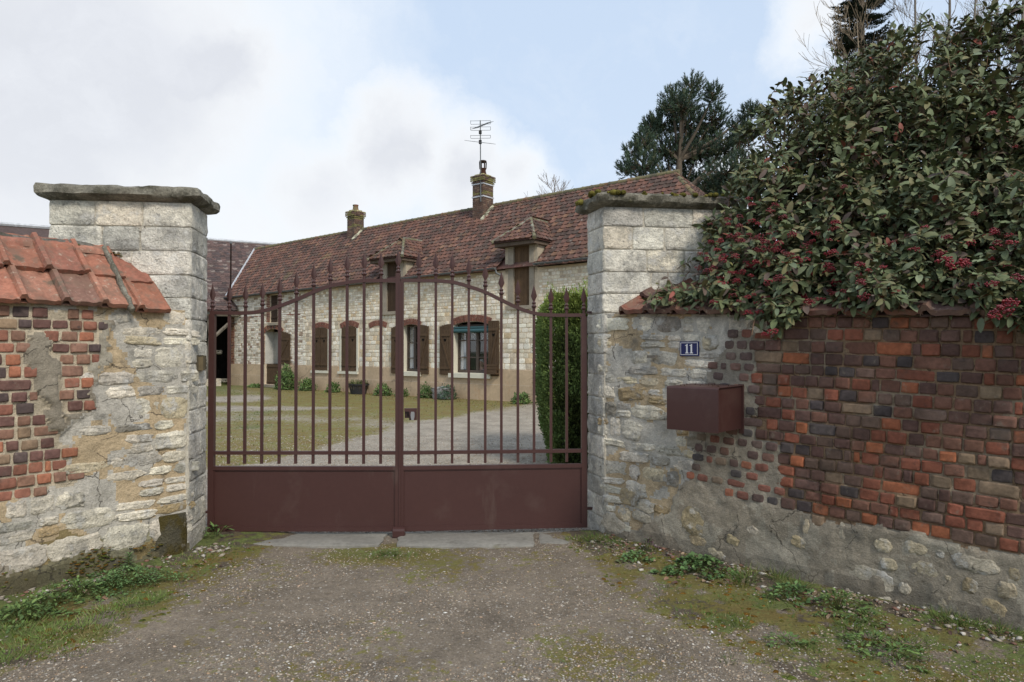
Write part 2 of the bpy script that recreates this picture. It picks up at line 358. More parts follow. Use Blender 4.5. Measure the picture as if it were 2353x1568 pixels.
# piece shapes: a face in local x (width) / z (height), depth towards -y ; size 1 x 1, depth 1 (metres after scaling)
def pad_mesh(name, mat, nx=6, nz_=5, rnd=.12, amp=.0, dome=.3, seed=0, edge=.0, ex=.8, pw=4):
    V, Fc = [], []
    def n(u, v, k): return mnoise.noise(Vector((u * 1.7 + seed * 7.3, v * 1.7, k + seed)))
    for j in range(nz_ + 1):
        for i in range(nx + 1):
            u = -1 + 2 * i / nx; v = -1 + 2 * j / nz_
            u = math.copysign(abs(u) ** ex, u); v = math.copysign(abs(v) ** ex, v)
            m = max(abs(u), abs(v)); k = 1 - rnd * (abs(u) * abs(v)) ** 2.2
            x = .5 * u * k + edge * n(u, v, 3) * m; z = .5 * v * k + edge * n(u, v, 9) * m
            y = -(1 - dome * m ** pw) - amp * n(u * 1.6, v * 1.6, 1) - amp * .6 * n(u * 4, v * 4, 5)
            V.append((x, y, z))
    W = nx + 1
    for j in range(nz_):
        for i in range(nx): Fc.append((j * W + i, j * W + i + 1, (j + 1) * W + i + 1, (j + 1) * W + i))
    ring = [i for i in range(W)] + [j * W + nx for j in range(1, nz_ + 1)] + [nz_ * W + i for i in range(nx - 1, -1, -1)] + [j * W for j in range(nz_ - 1, 0, -1)]
    b = len(V)
    for r in ring: V.append((V[r][0] * 1.04, .6, V[r][2] * 1.04))
    R = len(ring)
    for k in range(R): Fc.append((ring[(k + 1) % R], ring[k], b + k, b + (k + 1) % R))
    return newmesh(name, V, Fc, None, mat, True, 55)
BR = [pad_mesh('brick', M['brick'], 6, 5, rnd=.045, amp=.26, dome=.42, seed=i, edge=.045, ex=.42, pw=9) for i in range(24)]
BRW = [pad_mesh('brick_embedded', M['brick'], 5, 4, rnd=.14, amp=.22, dome=.45, seed=i + 40, edge=.07) for i in range(8)]
ST = [pad_mesh('stone', M['lime'], 8, 7, rnd=.16, amp=.5, dome=.7, seed=i + 20, edge=.13) for i in range(20)]
STP = [pad_mesh('stone_flush', M['lime'], 8, 7, rnd=.3, amp=.5, dome=1.0, seed=i + 90, edge=.11) for i in range(10)]
STR = [pad_mesh('stone_round', M['lime'], 8, 7, rnd=.28, amp=.7, dome=.9, seed=i + 60, edge=.20) for i in range(12)]
SH = [pad_mesh('house_stone', M['lime_house'], 3, 2, rnd=.1, amp=.25, dome=.3, seed=i + 80, edge=.05) for i in range(10)]
ASH = [pad_mesh('ashlar', M['lime'], 9, 6, rnd=.04, amp=.6, dome=.34, seed=i + 100, edge=.030, ex=.45, pw=9) for i in range(16)]

class Frame:
    """wall frame: s along the wall, t out of the wall towards the viewer, z up"""
    def __init__(f, o, d, flip=False):
        f.o = Vector((o[0], o[1], 0)); f.d = Vector((d[0], d[1], 0)).normalized()
        f.n = Vector((f.d.y, -f.d.x, 0))
        if flip: f.n = -f.n
        f.flip = flip
    def p(f, s, z, t=0.0): return f.o + f.d * s + f.n * t + Vector((0, 0, z))
    def mat(f, s, z, t, w_, h_, dep, rot=0.0, tilt=0.0):
        x = f.d if not f.flip else -f.d
        R = Matrix((x, -f.n, Vector((0, 0, 1)))).transposed().to_4x4()
        return Matrix.Translation(f.p(s, z, t)) @ R @ Matrix.Rotation(rot, 4, 'Y') @ Matrix.Rotation(tilt, 4, 'X') @ Matrix.Diagonal((w_, dep, h_, 1))
    def hit(f, px, py, t=0.0):
        rx, rz = ray(px, py); o = f.o + f.n * t
        s = (rx * o.y - o.x) / (f.d.x - rx * f.d.y); Y = o.y + f.d.y * s
        return s, H + rz * Y
def inpoly(x, y, P):
    c = False; j = len(P) - 1
    for i in range(len(P)):
        if (P[i][1] > y) != (P[j][1] > y) and x < (P[j][0] - P[i][0]) * (y - P[i][1]) / (P[j][1] - P[i][1]) + P[i][0]: c = not c
        j = i
    return c
def fbm(x, y, z=0, o=4):
    return mnoise.fractal(Vector((x, y, z)), 1.0, 2.0, o, noise_basis='PERLIN_ORIGINAL')
def lerp(a, b, t): return a + (b - a) * t
def jit(c, a=.12):
    k = 1 + random.uniform(-a, a); return tuple(max(0, x * k * (1 + random.uniform(-a, a) * .1)) for x in c)
def pick(pal):
    r = random.random() * sum(p[0] for p in pal)
    for p in pal:
        r -= p[0]
        if r <= 0: return p[1]
    return pal[-1][1]

# ================================================================== SETTING: ground sheets
OL = ground(425, 1275); PL = ground(20, 1375); OR_ = ground(1396, 1238); PR = ground(2329, 1459)
LW = Frame(OL, (PL[0] - OL[0], PL[1] - OL[1]), flip=True)
RW = Frame(OR_, (PR[0] - OR_[0], PR[1] - OR_[1]))
def lw_dist(x, y): return (Vector((x, y, 0)) - LW.o).dot(LW.n)
def rw_dist(x, y): return (Vector((x, y, 0)) - RW.o).dot(RW.n)
GATE_Y = 5.58
def ground_sheet(name, xs, ys, mat, zf, wf):
    X, Y = np.meshgrid(xs, ys); V = []; W = []
    for j in range(len(ys)):
        for i in range(len(xs)):
            x, y = xs[i], ys[j]; V.append((x, y, zf(x, y))); W.append(wf(x, y))
    nx = len(xs); Fa = [(j * nx + i, j * nx + i + 1, (j + 1) * nx + i + 1, (j + 1) * nx + i) for j in range(len(ys) - 1) for i in range(nx - 1)]
    me = bpy.data.meshes.new(name); me.from_pydata(V, [], Fa)
    ca = me.color_attributes.new('Wt', 'FLOAT_COLOR', 'POINT'); a = np.ones((len(V), 4), np.float32); a[:, :3] = np.array(W); ca.data.foreach_set('color', a.ravel())
    me.polygons.foreach_set('use_smooth', np.ones(len(me.polygons), dtype=bool)); me.materials.append(mat)
    o = bpy.data.objects.new(name, me); COL.objects.link(o); o['kind'] = 'structure'; return o
def clamp(v, a=0., b=1.): return max(a, min(b, v))
def drive_z(x, y):
    z = .010 * fbm(x * 1.3, y * 1.3, 1) + .004 * fbm(x * 9, y * 9, 4)
    a = lw_dist(x, y); b = rw_dist(x, y)
    if y < 5.6:
        z += .035 * math.exp(-max(a, 0) ** 2 / .06) + .045 * math.exp(-max(b, 0) ** 2 / .08)
    return z - .006
# edge of the drive, measured on the ground: moss and soil lie between it and the walls
EL = [ground(*p) for p in ((-60, 1560), (250, 1470), (430, 1380), (620, 1262), (700, 1235))]
ER = [ground(*p) for p in ((1290, 1235), (1390, 1310), (1480, 1400), (1660, 1480), (1800, 1560))]
def edge_x(E_, y):
    E_ = sorted(E_, key=lambda p: p[1])
    if y <= E_[0][1]: return E_[0][0] + (y - E_[0][1]) * ((E_[1][0] - E_[0][0]) / (E_[1][1] - E_[0][1]))
    for a, b in zip(E_, E_[1:]):
        if a[1] <= y <= b[1]: return lerp(a[0], b[0], (y - a[1]) / (b[1] - a[1]))
    return E_[-1][0]
C1 = ground(890, 1272)
def drive_w(x, y):
    moss = grass = soil = 0.0
    dl = edge_x(EL, y) - x; dr = x - edge_x(ER, y)      # >0 inside the verge
    wl = lw_dist(x, y); wr = rw_dist(x, y)
    for dv, wd, gl in ((dl, wl, .8), (dr, wr, .25)):
        if dv > -.35:
            moss = max(moss, clamp(.5 + dv * 2.2) * .95)
            if dv > .15: grass = max(grass, clamp((dv - .15) * gl + .22 + .5 * fbm(x * 2.5, y * 2.5, 9)))
            soil = max(soil, clamp(1.25 - wd * 2.6) * clamp(.6 + dv * 3))
    if dl > .05 or dr > .05: soil = max(soil, clamp(.15 + 1.5 * fbm(x * 2.6, y * 2.6, 40))); moss *= clamp(.85 + .9 * fbm(x * 4, y * 4, 44), .3, 1.1); grass = clamp(grass + .5 * fbm(x * 3.3, y * 3.3, 47))
    if soil > .6: moss *= .6
    d = math.hypot((x - C1[0]) / .42, (y - C1[1]) / .22); moss = max(moss, clamp(1.25 - d * .6)); grass = max(grass, clamp(1.0 - d * .7) * .55)
    moss = max(moss, clamp(.30 + .5 * fbm(x * 1.1, y * 1.1, 5)) * .8)
    return (moss, grass, soil)
xs = list(np.linspace(-9, -4.2, 10)[:-1]) + list(np.arange(-4.2, 4.4, .035)) + list(np.linspace(4.45, 9, 9)); ys = list(np.linspace(-6, 2.4, 14)[:-1]) + list(np.arange(2.4, 5.66, .035))
ground_sheet('driveway', xs, ys, M['drive'], drive_z, drive_w)
def court_z(x, y): return .02 * fbm(x * .5, y * .5, 3) - .006 + (.004 * fbm(x * 6, y * 6, 2) if y < 12 else 0)
def court_w(x, y):
    px, py = proj(x, y, 0)
    n = fbm(px / 260, py / 34, 2.5); n2 = fbm(px / 90, py / 14, 8)
    g = 0.0
    # clean light gravel: the wheel track that swings from the gate to the right, and two pale streaks further off
    yy = 1062 - clamp((px - 560) / 330) * 80 - clamp((px - 880) / 330) * 62
    g = clamp((py - yy) / 26 + .3 * n2)
    g = max(g, clamp(1 - abs(py - (916 - (px - 540) * .01)) / 10) * clamp((640 - px) / 60) * .9)
    g = max(g, clamp(1 - abs(py - (938 - (px - 600) * .004)) / 9) * clamp((900 - px) / 120) * .62)
    g = max(g, clamp(.35 + n * .8) * .5)
    moss = clamp(.86 - g * 1.05 + .5 * n)
    grass = clamp((.40 - g * .6) * .5 + .35 * n2 + clamp((px < 640) * .12) + clamp((900 - py) / 20) * .7)
    if py > 985: grass *= .5
    return (moss, grass, 0.0)
xs = list(np.arange(-30, -14, 1.0)) + list(np.arange(-14, 8, .14)) + list(np.arange(8, 34, 1.0)); ys = [5.66] + list(np.arange(5.75, 12, .12)) + list(np.arange(12, 36, .22)) + list(np.arange(36, 62, 2))
ground_sheet('courtyard', xs, ys, M['court'], court_z, court_w)
g_ = MB(); g_.add([(-900, -300, -.05), (900, -300, -.05), (900, 1500, -.05), (-900, 1500, -.05)], [(0, 1, 2, 3)]); tag(g_.build('ground', M['earth']), kind='structure')

# concrete sill under the gate
def lofted(rings, col=(1, 1, 1), mb=None):
    mb = mb or MB(); n = len(rings[0]); V = [p for r in rings for p in r]
    Fc = [(i * n + k, i * n + (k + 1) % n, (i + 1) * n + (k + 1) % n, (i + 1) * n + k) for i in range(len(rings) - 1) for k in range(n)]
    for i, rev in ((0, True), (len(rings) - 1, False)):
        c = sum((Vector(p) for p in rings[i]), Vector()) / n; V.append(c); ci = len(V) - 1
        for k in range(n):
            a, b = i * n + k, i * n + (k + 1) % n
            Fc.append((ci, b, a) if rev else (ci, a, b))
    mb.add(V, Fc, col); return mb
def ring_poly(poly, z, n, amp=0.0, seed=0, zamp=0.0, inset=0.0):
    c = sum((Vector((p[0], p[1], 0)) for p in poly), Vector()) / len(poly); R = []
    m = len(poly)
    for i in range(m):
        a = Vector((poly[i][0], poly[i][1], 0)); b = Vector((poly[(i + 1) % m][0], poly[(i + 1) % m][1], 0))
        k = max(1, int(round((b - a).length / n))) if n < 1 else int(n)
        for j in range(k):
            p = a.lerp(b, j / k); q = p - c; q = q * (1 - inset / max(q.length, .01)) if inset else q
            q = q * (1 + amp * mnoise.noise(Vector((p.x * 9, p.y * 9, z * 7 + seed))) / max(q.length, .1))
            R.append(c + q + Vector((0, 0, z + zamp * mnoise.noise(Vector((p.x * 11 + 5, p.y * 11, seed + 3))))))
    return R
for (x0, x1, y0, y1, sd_) in ((-2.05, -1.02, 5.24, 5.62, 1), (-.90, .17, 5.22, 5.63, 2), (.22, .60, 5.30, 5.66, 3)):
    P_ = [(x0, y0 + .04), ((x0 + x1) / 2, y0), (x1, y0 + .03), (x1, y1), (x0, y1)]
    slab = lofted([ring_poly(P_, -.06, .07, .03, sd_), ring_poly(P_, .006, .07, .03, sd_), ring_poly(P_, .012, .07, .03, sd_, .003, .02)])
    tag(slab.build('threshold_slab', M['concrete'], smooth=True, sharp=40), kind='structure')

# ================================================================== near walls
MORT_L = ((.42, .36, .27), (.30, .28, .24)); 
brickL = [(-200, 700), (245, 720), (240, 790), (218, 835), (215, 950), (150, 955), (150, 1010), (165, 1060), (185, 1108), (110, 1130), (60, 1150), (-200, 1190)]
plastL = [(236, 735), (262, 735), (250, 820), (225, 870), (222, 940), (150, 985), (150, 955), (215, 950), (215, 835), (240, 790)]
brickR = [(1800, 727), (2900, 700), (2900, 1420), (2333, 1274), (2230, 1264), (2130, 1237), (2060, 1214), (1900, 1203), (1770, 1162), (1640, 1142), (1600, 1105), (1575, 1005), (1690, 995), (1700, 880), (1640, 862), (1645, 830), (1690, 780), (1720, 745)]
rubR = [(1330, 700), (1715, 715), (1690, 775), (1640, 850), (1610, 885), (1585, 1000), (1600, 1100), (1560, 1135), (1545, 1180), (1440, 1215), (1330, 1230)]
def zoneR(px, py):
    wob = fbm(px / 45, py / 45, 3); px += 22 * wob; py += 14 * fbm(px / 50, py / 50, 8)
    if inpoly(px, py, brickR): return 'emb' if (px < 1735 or (px < 1790 and py > 1020)) else 'brick'
    if inpoly(px, py, rubR): return 'rub'
    if px < 1760 and py < 1000: return 'emb_plaster'
    return 'plaster'
def zoneL(px, py):
    px += 20 * fbm(px / 38, py / 38, 4); py += 14 * fbm(px / 40, py / 40, 9)
    if inpoly(px, py, plastL) or inpoly(px, py, [(60, 775), (105, 770), (135, 850), (138, 955), (150, 1000), (112, 985), (95, 890), (62, 850)]): return 'plaster'
    if inpoly(px, py, brickL): return 'brick'
    if py > 1300 - .1 * (px) + 20 * math.sin(px / 40): return 'plaster'
    return 'rub'
def topR(s): return 1.79 - .0387 * (s - .18)
def topL(s): return 1.80
def relief(s, z, sd): return .014 * fbm(s * 2.2, z * 2.2, sd) + .006 * fbm(s * 11, z * 11, sd + 3)
def wall_sheet(name, fr, s0, s1, top, zone, sd, parent, res=.018):
    ns = int((s1 - s0) / res); nzz = int(1.9 / res); V = []; Fc = []; Cc = []
    for j in range(nzz + 1):
        for i in range(ns + 1):
            s = s0 + (s1 - s0) * i / ns; z = -.1 + (top(s) + .1) * j / nzz
            q = fr.p(s, z); px, py = proj(*q); zn = zone(px, py)
            t = relief(s, z, sd)
            if zn == 'plaster': t += .022 + .008 * fbm(s * 5, z * 5, sd + 9)
            elif zn.startswith('emb'): t += .012
            elif zn == 'rub': t += .002
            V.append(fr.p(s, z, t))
            w1 = fbm(s * 3, z * 3, sd + 20)
            if zn == 'plaster': c = (.285, .25, .195) if w1 < .12 else (.33, .30, .24)
            elif zn.startswith('emb'): c = (.30, .265, .21)
            elif zn == 'brick': c = (.50, .43, .32) if name == 'mortar_left' else ((.25, .17, .105) if w1 < .2 else (.30, .235, .165))
            else: c = (.50, .39, .25) if w1 > .08 else (.50, .47, .41)
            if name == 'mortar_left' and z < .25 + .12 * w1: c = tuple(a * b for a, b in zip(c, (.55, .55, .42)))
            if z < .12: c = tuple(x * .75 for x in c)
            Cc.append(c)
    W = ns + 1; fc = []
    for j in range(nzz):
        for i in range(ns):
            q = (j * W + i, j * W + i + 1, (j + 1) * W + i + 1, (j + 1) * W + i)
            Fc.append(q if not fr.flip else q[::-1]); fc.append(Cc[j * W + i])
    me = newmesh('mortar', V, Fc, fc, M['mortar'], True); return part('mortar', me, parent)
PAL_R = [(24, (.115, .066, .054)), (9, (.072, .058, .056)), (20, (.22, .080, .050)), (20, (.165, .082, .058)), (9, (.31, .11, .055)), (6, (.21, .15, .10)), (12, (.135, .088, .068))]
PAL_L = [(26, (.15, .080, .068)), (7, (.10, .072, .068)), (20, (.26, .115, .080)), (22, (.23, .13, .092)), (8, (.33, .135, .08)), (10, (.27, .19, .125))]
def lay_bricks(fr, s0, s1, z0, z1, tilt, test, pal, sd, pitch=.074, avg=.107, jm=1.0, stretch=.80):
    out = []; k = 0; z = z0
    while z < z1:
        h = pitch * random.uniform(.93, 1.07); s = s0 + random.uniform(-.1, 0)
        while s < s1:
            r = random.random(); wd = avg * (random.uniform(.82, 1.15) if r < stretch else (random.uniform(1.65, 2.05) if r < .94 else random.uniform(.45, .65)))
            j = random.uniform(.005, .013) * jm; cs = s + wd / 2; cz = z + h / 2 + tilt * cs
            zn = test(cs, cz)
            if zn:
                emb = zn.startswith('emb')
                if not (emb and random.random() < .16):
                    me = random.choice(BRW if emb else BR); kk = .80 if emb else 1
                    c = jit(pick(pal), .18)
                    if emb: c = tuple(x * .85 + .03 for x in c)
                    t = relief(cs, cz, sd) + (.012 if emb else 0) + random.uniform(-.002, .003)
                    out.append((me, fr.mat(cs, cz + random.uniform(-.002, .002), t, (wd - j) * kk, (h - random.uniform(.006, .012) * jm) * kk, .007 if emb else random.uniform(.008, .020), random.uniform(-.03, .03) - tilt * (1 if not fr.flip else -1) , random.uniform(-.02, .02)), c, 1.0))
            s += wd
        z += h; k += 1
    return out
PAL_ST = [(30, (.56, .53, .47)), (22, (.66, .62, .54)), (10, (.44, .42, .38)), (10, (.58, .51, .38)), (5, (.40, .31, .19)), (4, (.28, .26, .23))]
def lay_rubble(fr, s0, s1, z0, z1, tilt, test, sd, hh=(.075, .15), ww=(.09, .26), skip=.08, bulge=1.0):
    out = []; z = z0
    while z < z1:
        h = random.uniform(*hh); s = s0 + random.uniform(-.12, 0)
        while s < s1:
            wd = random.uniform(*ww); cs = s + wd / 2; cz = z + h / 2 + tilt * cs
            if test(cs, cz) and random.random() > skip:
                j = random.uniform(.008, .026); h2 = h - j
                parts_ = [(cs, cz, wd - j, h2)]
                if h > .12 and random.random() < .35: parts_ = [(cs, cz - h2 * .27, wd - j, h2 * .48), (cs, cz + h2 * .25, wd - j, h2 * .44)]
                for (a, b_, c_, d_) in parts_:
                    out.append((random.choice(ST + STR[:3]), fr.mat(a, b_, relief(a, b_, sd), c_, d_, random.uniform(.006, .017) * bulge, random.uniform(-.06, .06), random.uniform(-.05, .05)), jit(pick(PAL_ST), .15), 1.0))
            s += wd
        z += h
    return out

# ---- right boundary wall
RWALL = thing('boundary_wall', RW.p(1.5, 0), 'rough red and black brick wall with stone and render foot, right of the gate', 'wall')
wall_sheet('mortar_right', RW, -.02, 3.6, topR, zoneR, 3, RWALL)
mb = MB(); mb.add([RW.p(0, -.2, -.03), RW.p(8, -.2, -.03), RW.p(8, 1.5, -.03), RW.p(0, 1.76, -.03), RW.p(0, -.2, -.42), RW.p(8, -.2, -.42), RW.p(8, 1.5, -.42), RW.p(0, 1.76, -.42)], [(0, 1, 2, 3), (5, 4, 7, 6), (3, 2, 6, 7), (4, 0, 3, 7), (1, 5, 6, 2)], (.3, .26, .2))
mb.build('core', M['mortar'], RWALL)
def tz(fr, zone, want, top):
    def t(s, z):
        if z > top(s) - .02 or z < -.02: return None
        q = fr.p(s, z); px, py = proj(*q); zn = zone(px, py)
        return zn if zn in want else None
    return t
# the box, the number plate leave no gap: bricks run behind them
bl = lay_bricks(RW, .3, 3.55, .0, 1.95, -.030, tz(RW, zoneR, ('brick', 'emb', 'emb_plaster'), topR), PAL_R, 3, .0735, .101, 1.15, .86)
pieces_out('brick', bl, RWALL, M['brick'])
rl = lay_rubble(RW, .0, 1.5, .05, 1.9, -.03, tz(RW, zoneR, ('rub',), topR), 3, (.075, .17), (.10, .33), .13)
# the scattered stones that show through the render, where the photograph has them
for (cx, cy, w_, h_) in [(395, 165, 90, 50), (670, 180, 130, 150), (690, 290, 100, 70), (955, 230, 70, 50), (865, 280, 60, 55), (1205, 295, 90, 60), (785, 350, 80, 45), (1240, 215, 30, 80), (1425, 240, 35, 90), (1635, 305, 85, 75), (1800, 320, 110, 70), (1665, 405, 80, 60), (1930, 350, 40, 40), (2110, 400, 230, 90), (1560, 475, 240, 110), (1850, 445, 140, 90), (1970, 475, 40, 30), (1745, 530, 60, 60), (2085, 515, 80, 80), (1635, 590, 90, 50), (1480, 550, 80, 50), (1960, 590, 90, 100), (2190, 635, 130, 100), (2270, 540, 100, 90), (2310, 450, 60, 70), (1750, 628, 40, 30), (420, 110, 70, 60), (330, 60, 90, 80), (250, 200, 110, 90)]:
    px, py = 1300 + cx * .4474, 1114.5 + cy * .4474; s, z = RW.hit(px, py)
    s2, _ = RW.hit(px + w_ * .4474, py); q = RW.p(s, z); hz = h_ * .4474 / F * q.y
    rl.append((random.choice(STP), RW.mat(s, z, relief(s, z, 3) + .020, (s2 - s) * 1.1, hz * 1.05, random.uniform(.004, .009), random.uniform(-.05, .25), random.uniform(-.1, .1)), jit(random.choice([(.42, .37, .28), (.47, .43, .36), (.36, .30, .20)]), .1), 1.0))
# the wooden plug in the stonework left of the number plate
pieces_out('stone', rl, RWALL, M['lime'])
s, z = RW.hit(1505, 820); mb = MB(); mb.box((-.036, -.03, -.011), (.036, .0, .011)); part('timber_plug', mb.mesh('timber_plug', M['oldwood']), RWALL, Frame((RW.p(s, 0, .022).x, RW.p(s, 0, .022).y), RW.d[:2]).mat(0, z, 0, 1, 1, 1))

# ---- left boundary wall
LWALL = thing('boundary_wall', LW.p(.8, 0), 'mixed brick and pale rubble wall under red tiles, left of the gate', 'wall')
wall_sheet('mortar_left', LW, -.02, 2.3, topL, zoneL, 7, LWALL)
mb = MB(); mb.add([LW.p(0, -.2, -.03), LW.p(7, -.2, -.03), LW.p(7, 1.78, -.03), LW.p(0, 1.78, -.03), LW.p(0, -.2, -.9), LW.p(7, -.2, -.9), LW.p(7, 1.78, -.9), LW.p(0, 1.78, -.9)], [(0, 3, 2, 1), (5, 6, 7, 4), (3, 7, 6, 2), (4, 7, 3, 0), (1, 2, 6, 5)], (.36, .31, .24))
mb.build('core', M['mortar'], LWALL)
pieces_out('brick', lay_bricks(LW, .0, 2.3, .2, 1.9, 0.0, tz(LW, zoneL, ('brick',), topL), PAL_L, 7, .075, .095, 1.7, .88), LWALL, M['brick'])
sl_ = lay_rubble(LW, .0, 2.3, .14, 1.9, 0.0, tz(LW, zoneL, ('rub',), topL), 7, (.075, .18), (.10, .34), .15)
sl_ += lay_rubble(LW, .15, 2.2, .02, .3, 0.0, tz(LW, zoneL, ('plaster',), topL), 7, (.09, .14), (.14, .3), .72)
pieces_out('stone', sl_, LWALL, M['lime'])

# ---- clay coping tiles
def coping_tile(seed, mat):
    prof = [(0, .004), (.010, .036), (.034, .042), (.054, .012), (.080, .004), (.120, .008), (.150, .009), (.180, .003), (.200, .003), (.212, .012), (.228, .012), (.238, .004)]
    V, Fc = [], []; Ln = .36; n = len(prof); rows = 4
    for j in range(rows):
        y = Ln * j / (rows - 1)
        for x, z in prof: V.append((x - .119, y, z + .003 * mnoise.noise(Vector((x * 20, y * 9, seed)))))
    for j in range(rows - 1):
        for i in range(n - 1): Fc.append((j * n + i, j * n + i + 1, (j + 1) * n + i + 1, (j + 1) * n + i))
    b = len(V)
    for x, z in prof: V.append((x - .119, .0, z * .95 - .032))
    for i in range(n - 1): Fc.append((i + 1, i, b + i, b + i + 1))
    V += [(-.119, Ln, -.02), (.119, Ln, -.02)]; Fc += [(0, n * (rows - 1), len(V) - 2, b), (n - 1, b + n - 1, len(V) - 1, n * rows - 1), (b, len(V) - 2, len(V) - 1, b + n - 1)]
    return newmesh('coping_tile', V, Fc, None, mat, True, 40)
CT = [coping_tile(i * 3.1, M['tile_near']) for i in range(6)]
def slope_mat(fr, s, z, t, pitch, roll=0, yaw=0):
    x = fr.d if not fr.flip else -fr.d
    up = (-fr.n) * math.cos(pitch) + Vector((0, 0, 1)) * math.sin(pitch); nn = x.cross(up)
    R = Matrix((x, up, nn)).transposed().to_4x4()
    return Matrix.Translation(fr.p(s, z, t)) @ R @ Matrix.Rotation(yaw, 4, 'Z') @ Matrix.Rotation(roll, 4, 'Y')
def coping(fr, s0, s1, zt, pitch, rows, expo, parent, pal, step=None, t0=.07):
    out = []
    for r in range(rows):
        s = s0 + .12 + (.03 * (r % 2))
        while s < s1:
            d = r * expo; z = zt(s) + d * math.sin(pitch) + .020; t = t0 - d * math.cos(pitch)
            if step and s < step: z -= .022
            out.append((random.choice(CT), slope_mat(fr, s, z + random.uniform(-.006, .010), t + random.uniform(-.014, .012), pitch - .095, random.uniform(-.03, .03), random.uniform(-.025, .025)), jit(pick(pal), .12), 1.0))
            s += .228 + random.uniform(-.002, .006)
    return out
PAL_T = [(5, (.34, .145, .095)), (3, (.29, .125, .088)), (2, (.22, .12, .09)), (2, (.40, .19, .13))]
PAL_TR = [(3, (.20, .085, .06)), (3, (.18, .085, .065)), (2, (.14, .085, .07))]
tl = coping(LW, .15, 2.4, lambda s: 1.785, math.radians(47), 2, .30, LWALL, PAL_T, .44)
pieces_out('roof_tile', tl, LWALL, M['tile_near'])
# ridge pieces and their bed of mortar
def half_round(parent, fr, s, z, t, ln, r, name, mat, col):
    mb = MB(); n = 8; V = []
    for k in (0, 1, 2):
        rr = r * (1.0 if k else 1.1)
        for i in range(n + 1):
            a = math.pi * i / n; V.append(fr.p(s - ln / 2 + ln * k / 2, z + rr * math.sin(a), t + rr * math.cos(a)))
    Fc = [(k * (n + 1) + i, k * (n + 1) + i + 1, (k + 1) * (n + 1) + i + 1, (k + 1) * (n + 1) + i) for k in range(2) for i in range(n)]
    if fr.flip: Fc = [f[::-1] for f in Fc]
    mb.add(V, Fc, col); o = mb.build(name, mat, parent, True, 50); return o
zr_ = 1.785 + .62 * math.sin(math.radians(47)); tr_ = .07 - .62 * math.cos(math.radians(47))
for i in range(9):
    s = .52 + i * .24
    half_round(LWALL, LW, s, zr_ - .05, tr_ - .015, .235, .062, 'ridge_tile', M['tile_near'], jit(pick(PAL_T), .15))
bd = MB(); R_ = []
for i in range(40):
    s = -.2 + i * .07; k = fbm(s * 4, 1, 3) * .02; dz = -.045 if s < .44 else 0
    R_.append([LW.p(s, zr_ - .10 + dz, tr_ + .03), LW.p(s, zr_ + .030 + k + dz, tr_ - .02), LW.p(s, zr_ + .045 + k + dz, tr_ - .10), LW.p(s, zr_ - .1 + dz, tr_ - .25 + k), LW.p(s, 1.7, -.62), LW.p(s, 1.7, -.5)])
lofted(R_, (.16, .15, .13), bd); bd.build('ridge_mortar', M['cap'], LWALL, True, 60)
mb = MB()                                                       # mortar seam between the two runs of tiles
R_ = []
for k, d in enumerate(np.linspace(-.01, .62, 26)):
    ww = .015 + .012 * fbm(d * 14, 3, 1); hh = .022 + .014 * fbm(d * 17, 8, 2); ps_ = math.sin(math.radians(47)); pc_ = math.cos(math.radians(47))
    R_.append([LW.p(.43 + a + .012 * fbm(d * 9, 1, 5), 1.79 + d * ps_ + b * pc_, .09 - d * pc_ + b * ps_) for a, b in ((-ww, -.03), (-ww * .8, hh * .6), (0, hh), (ww * .8, hh * .5), (ww, -.03))])
lofted(R_, (.25, .235, .19), mb)
mb.build('mortar_seam', M['cap'], LWALL, True)
pieces_out('roof_tile', coping(RW, .16, 3.7, lambda s: topR(s) - .004, math.radians(27), 2, .28, RWALL, PAL_TR), RWALL, M['tile_near'])
mb = MB(); mb.add([RW.p(0, topR(0) - .02, .0), RW.p(3.7, topR(3.7) - .02, 0), RW.p(3.7, topR(3.7) + .2, -.42), RW.p(0, topR(0) + .2, -.42), RW.p(0, topR(0) - .02, -.8), RW.p(3.7, topR(3.7) - .02, -.8)], [(0, 1, 2, 3), (3, 2, 5, 4)], (.2, .17, .13)); mb.build('coping_bed', M['cap'], RWALL)

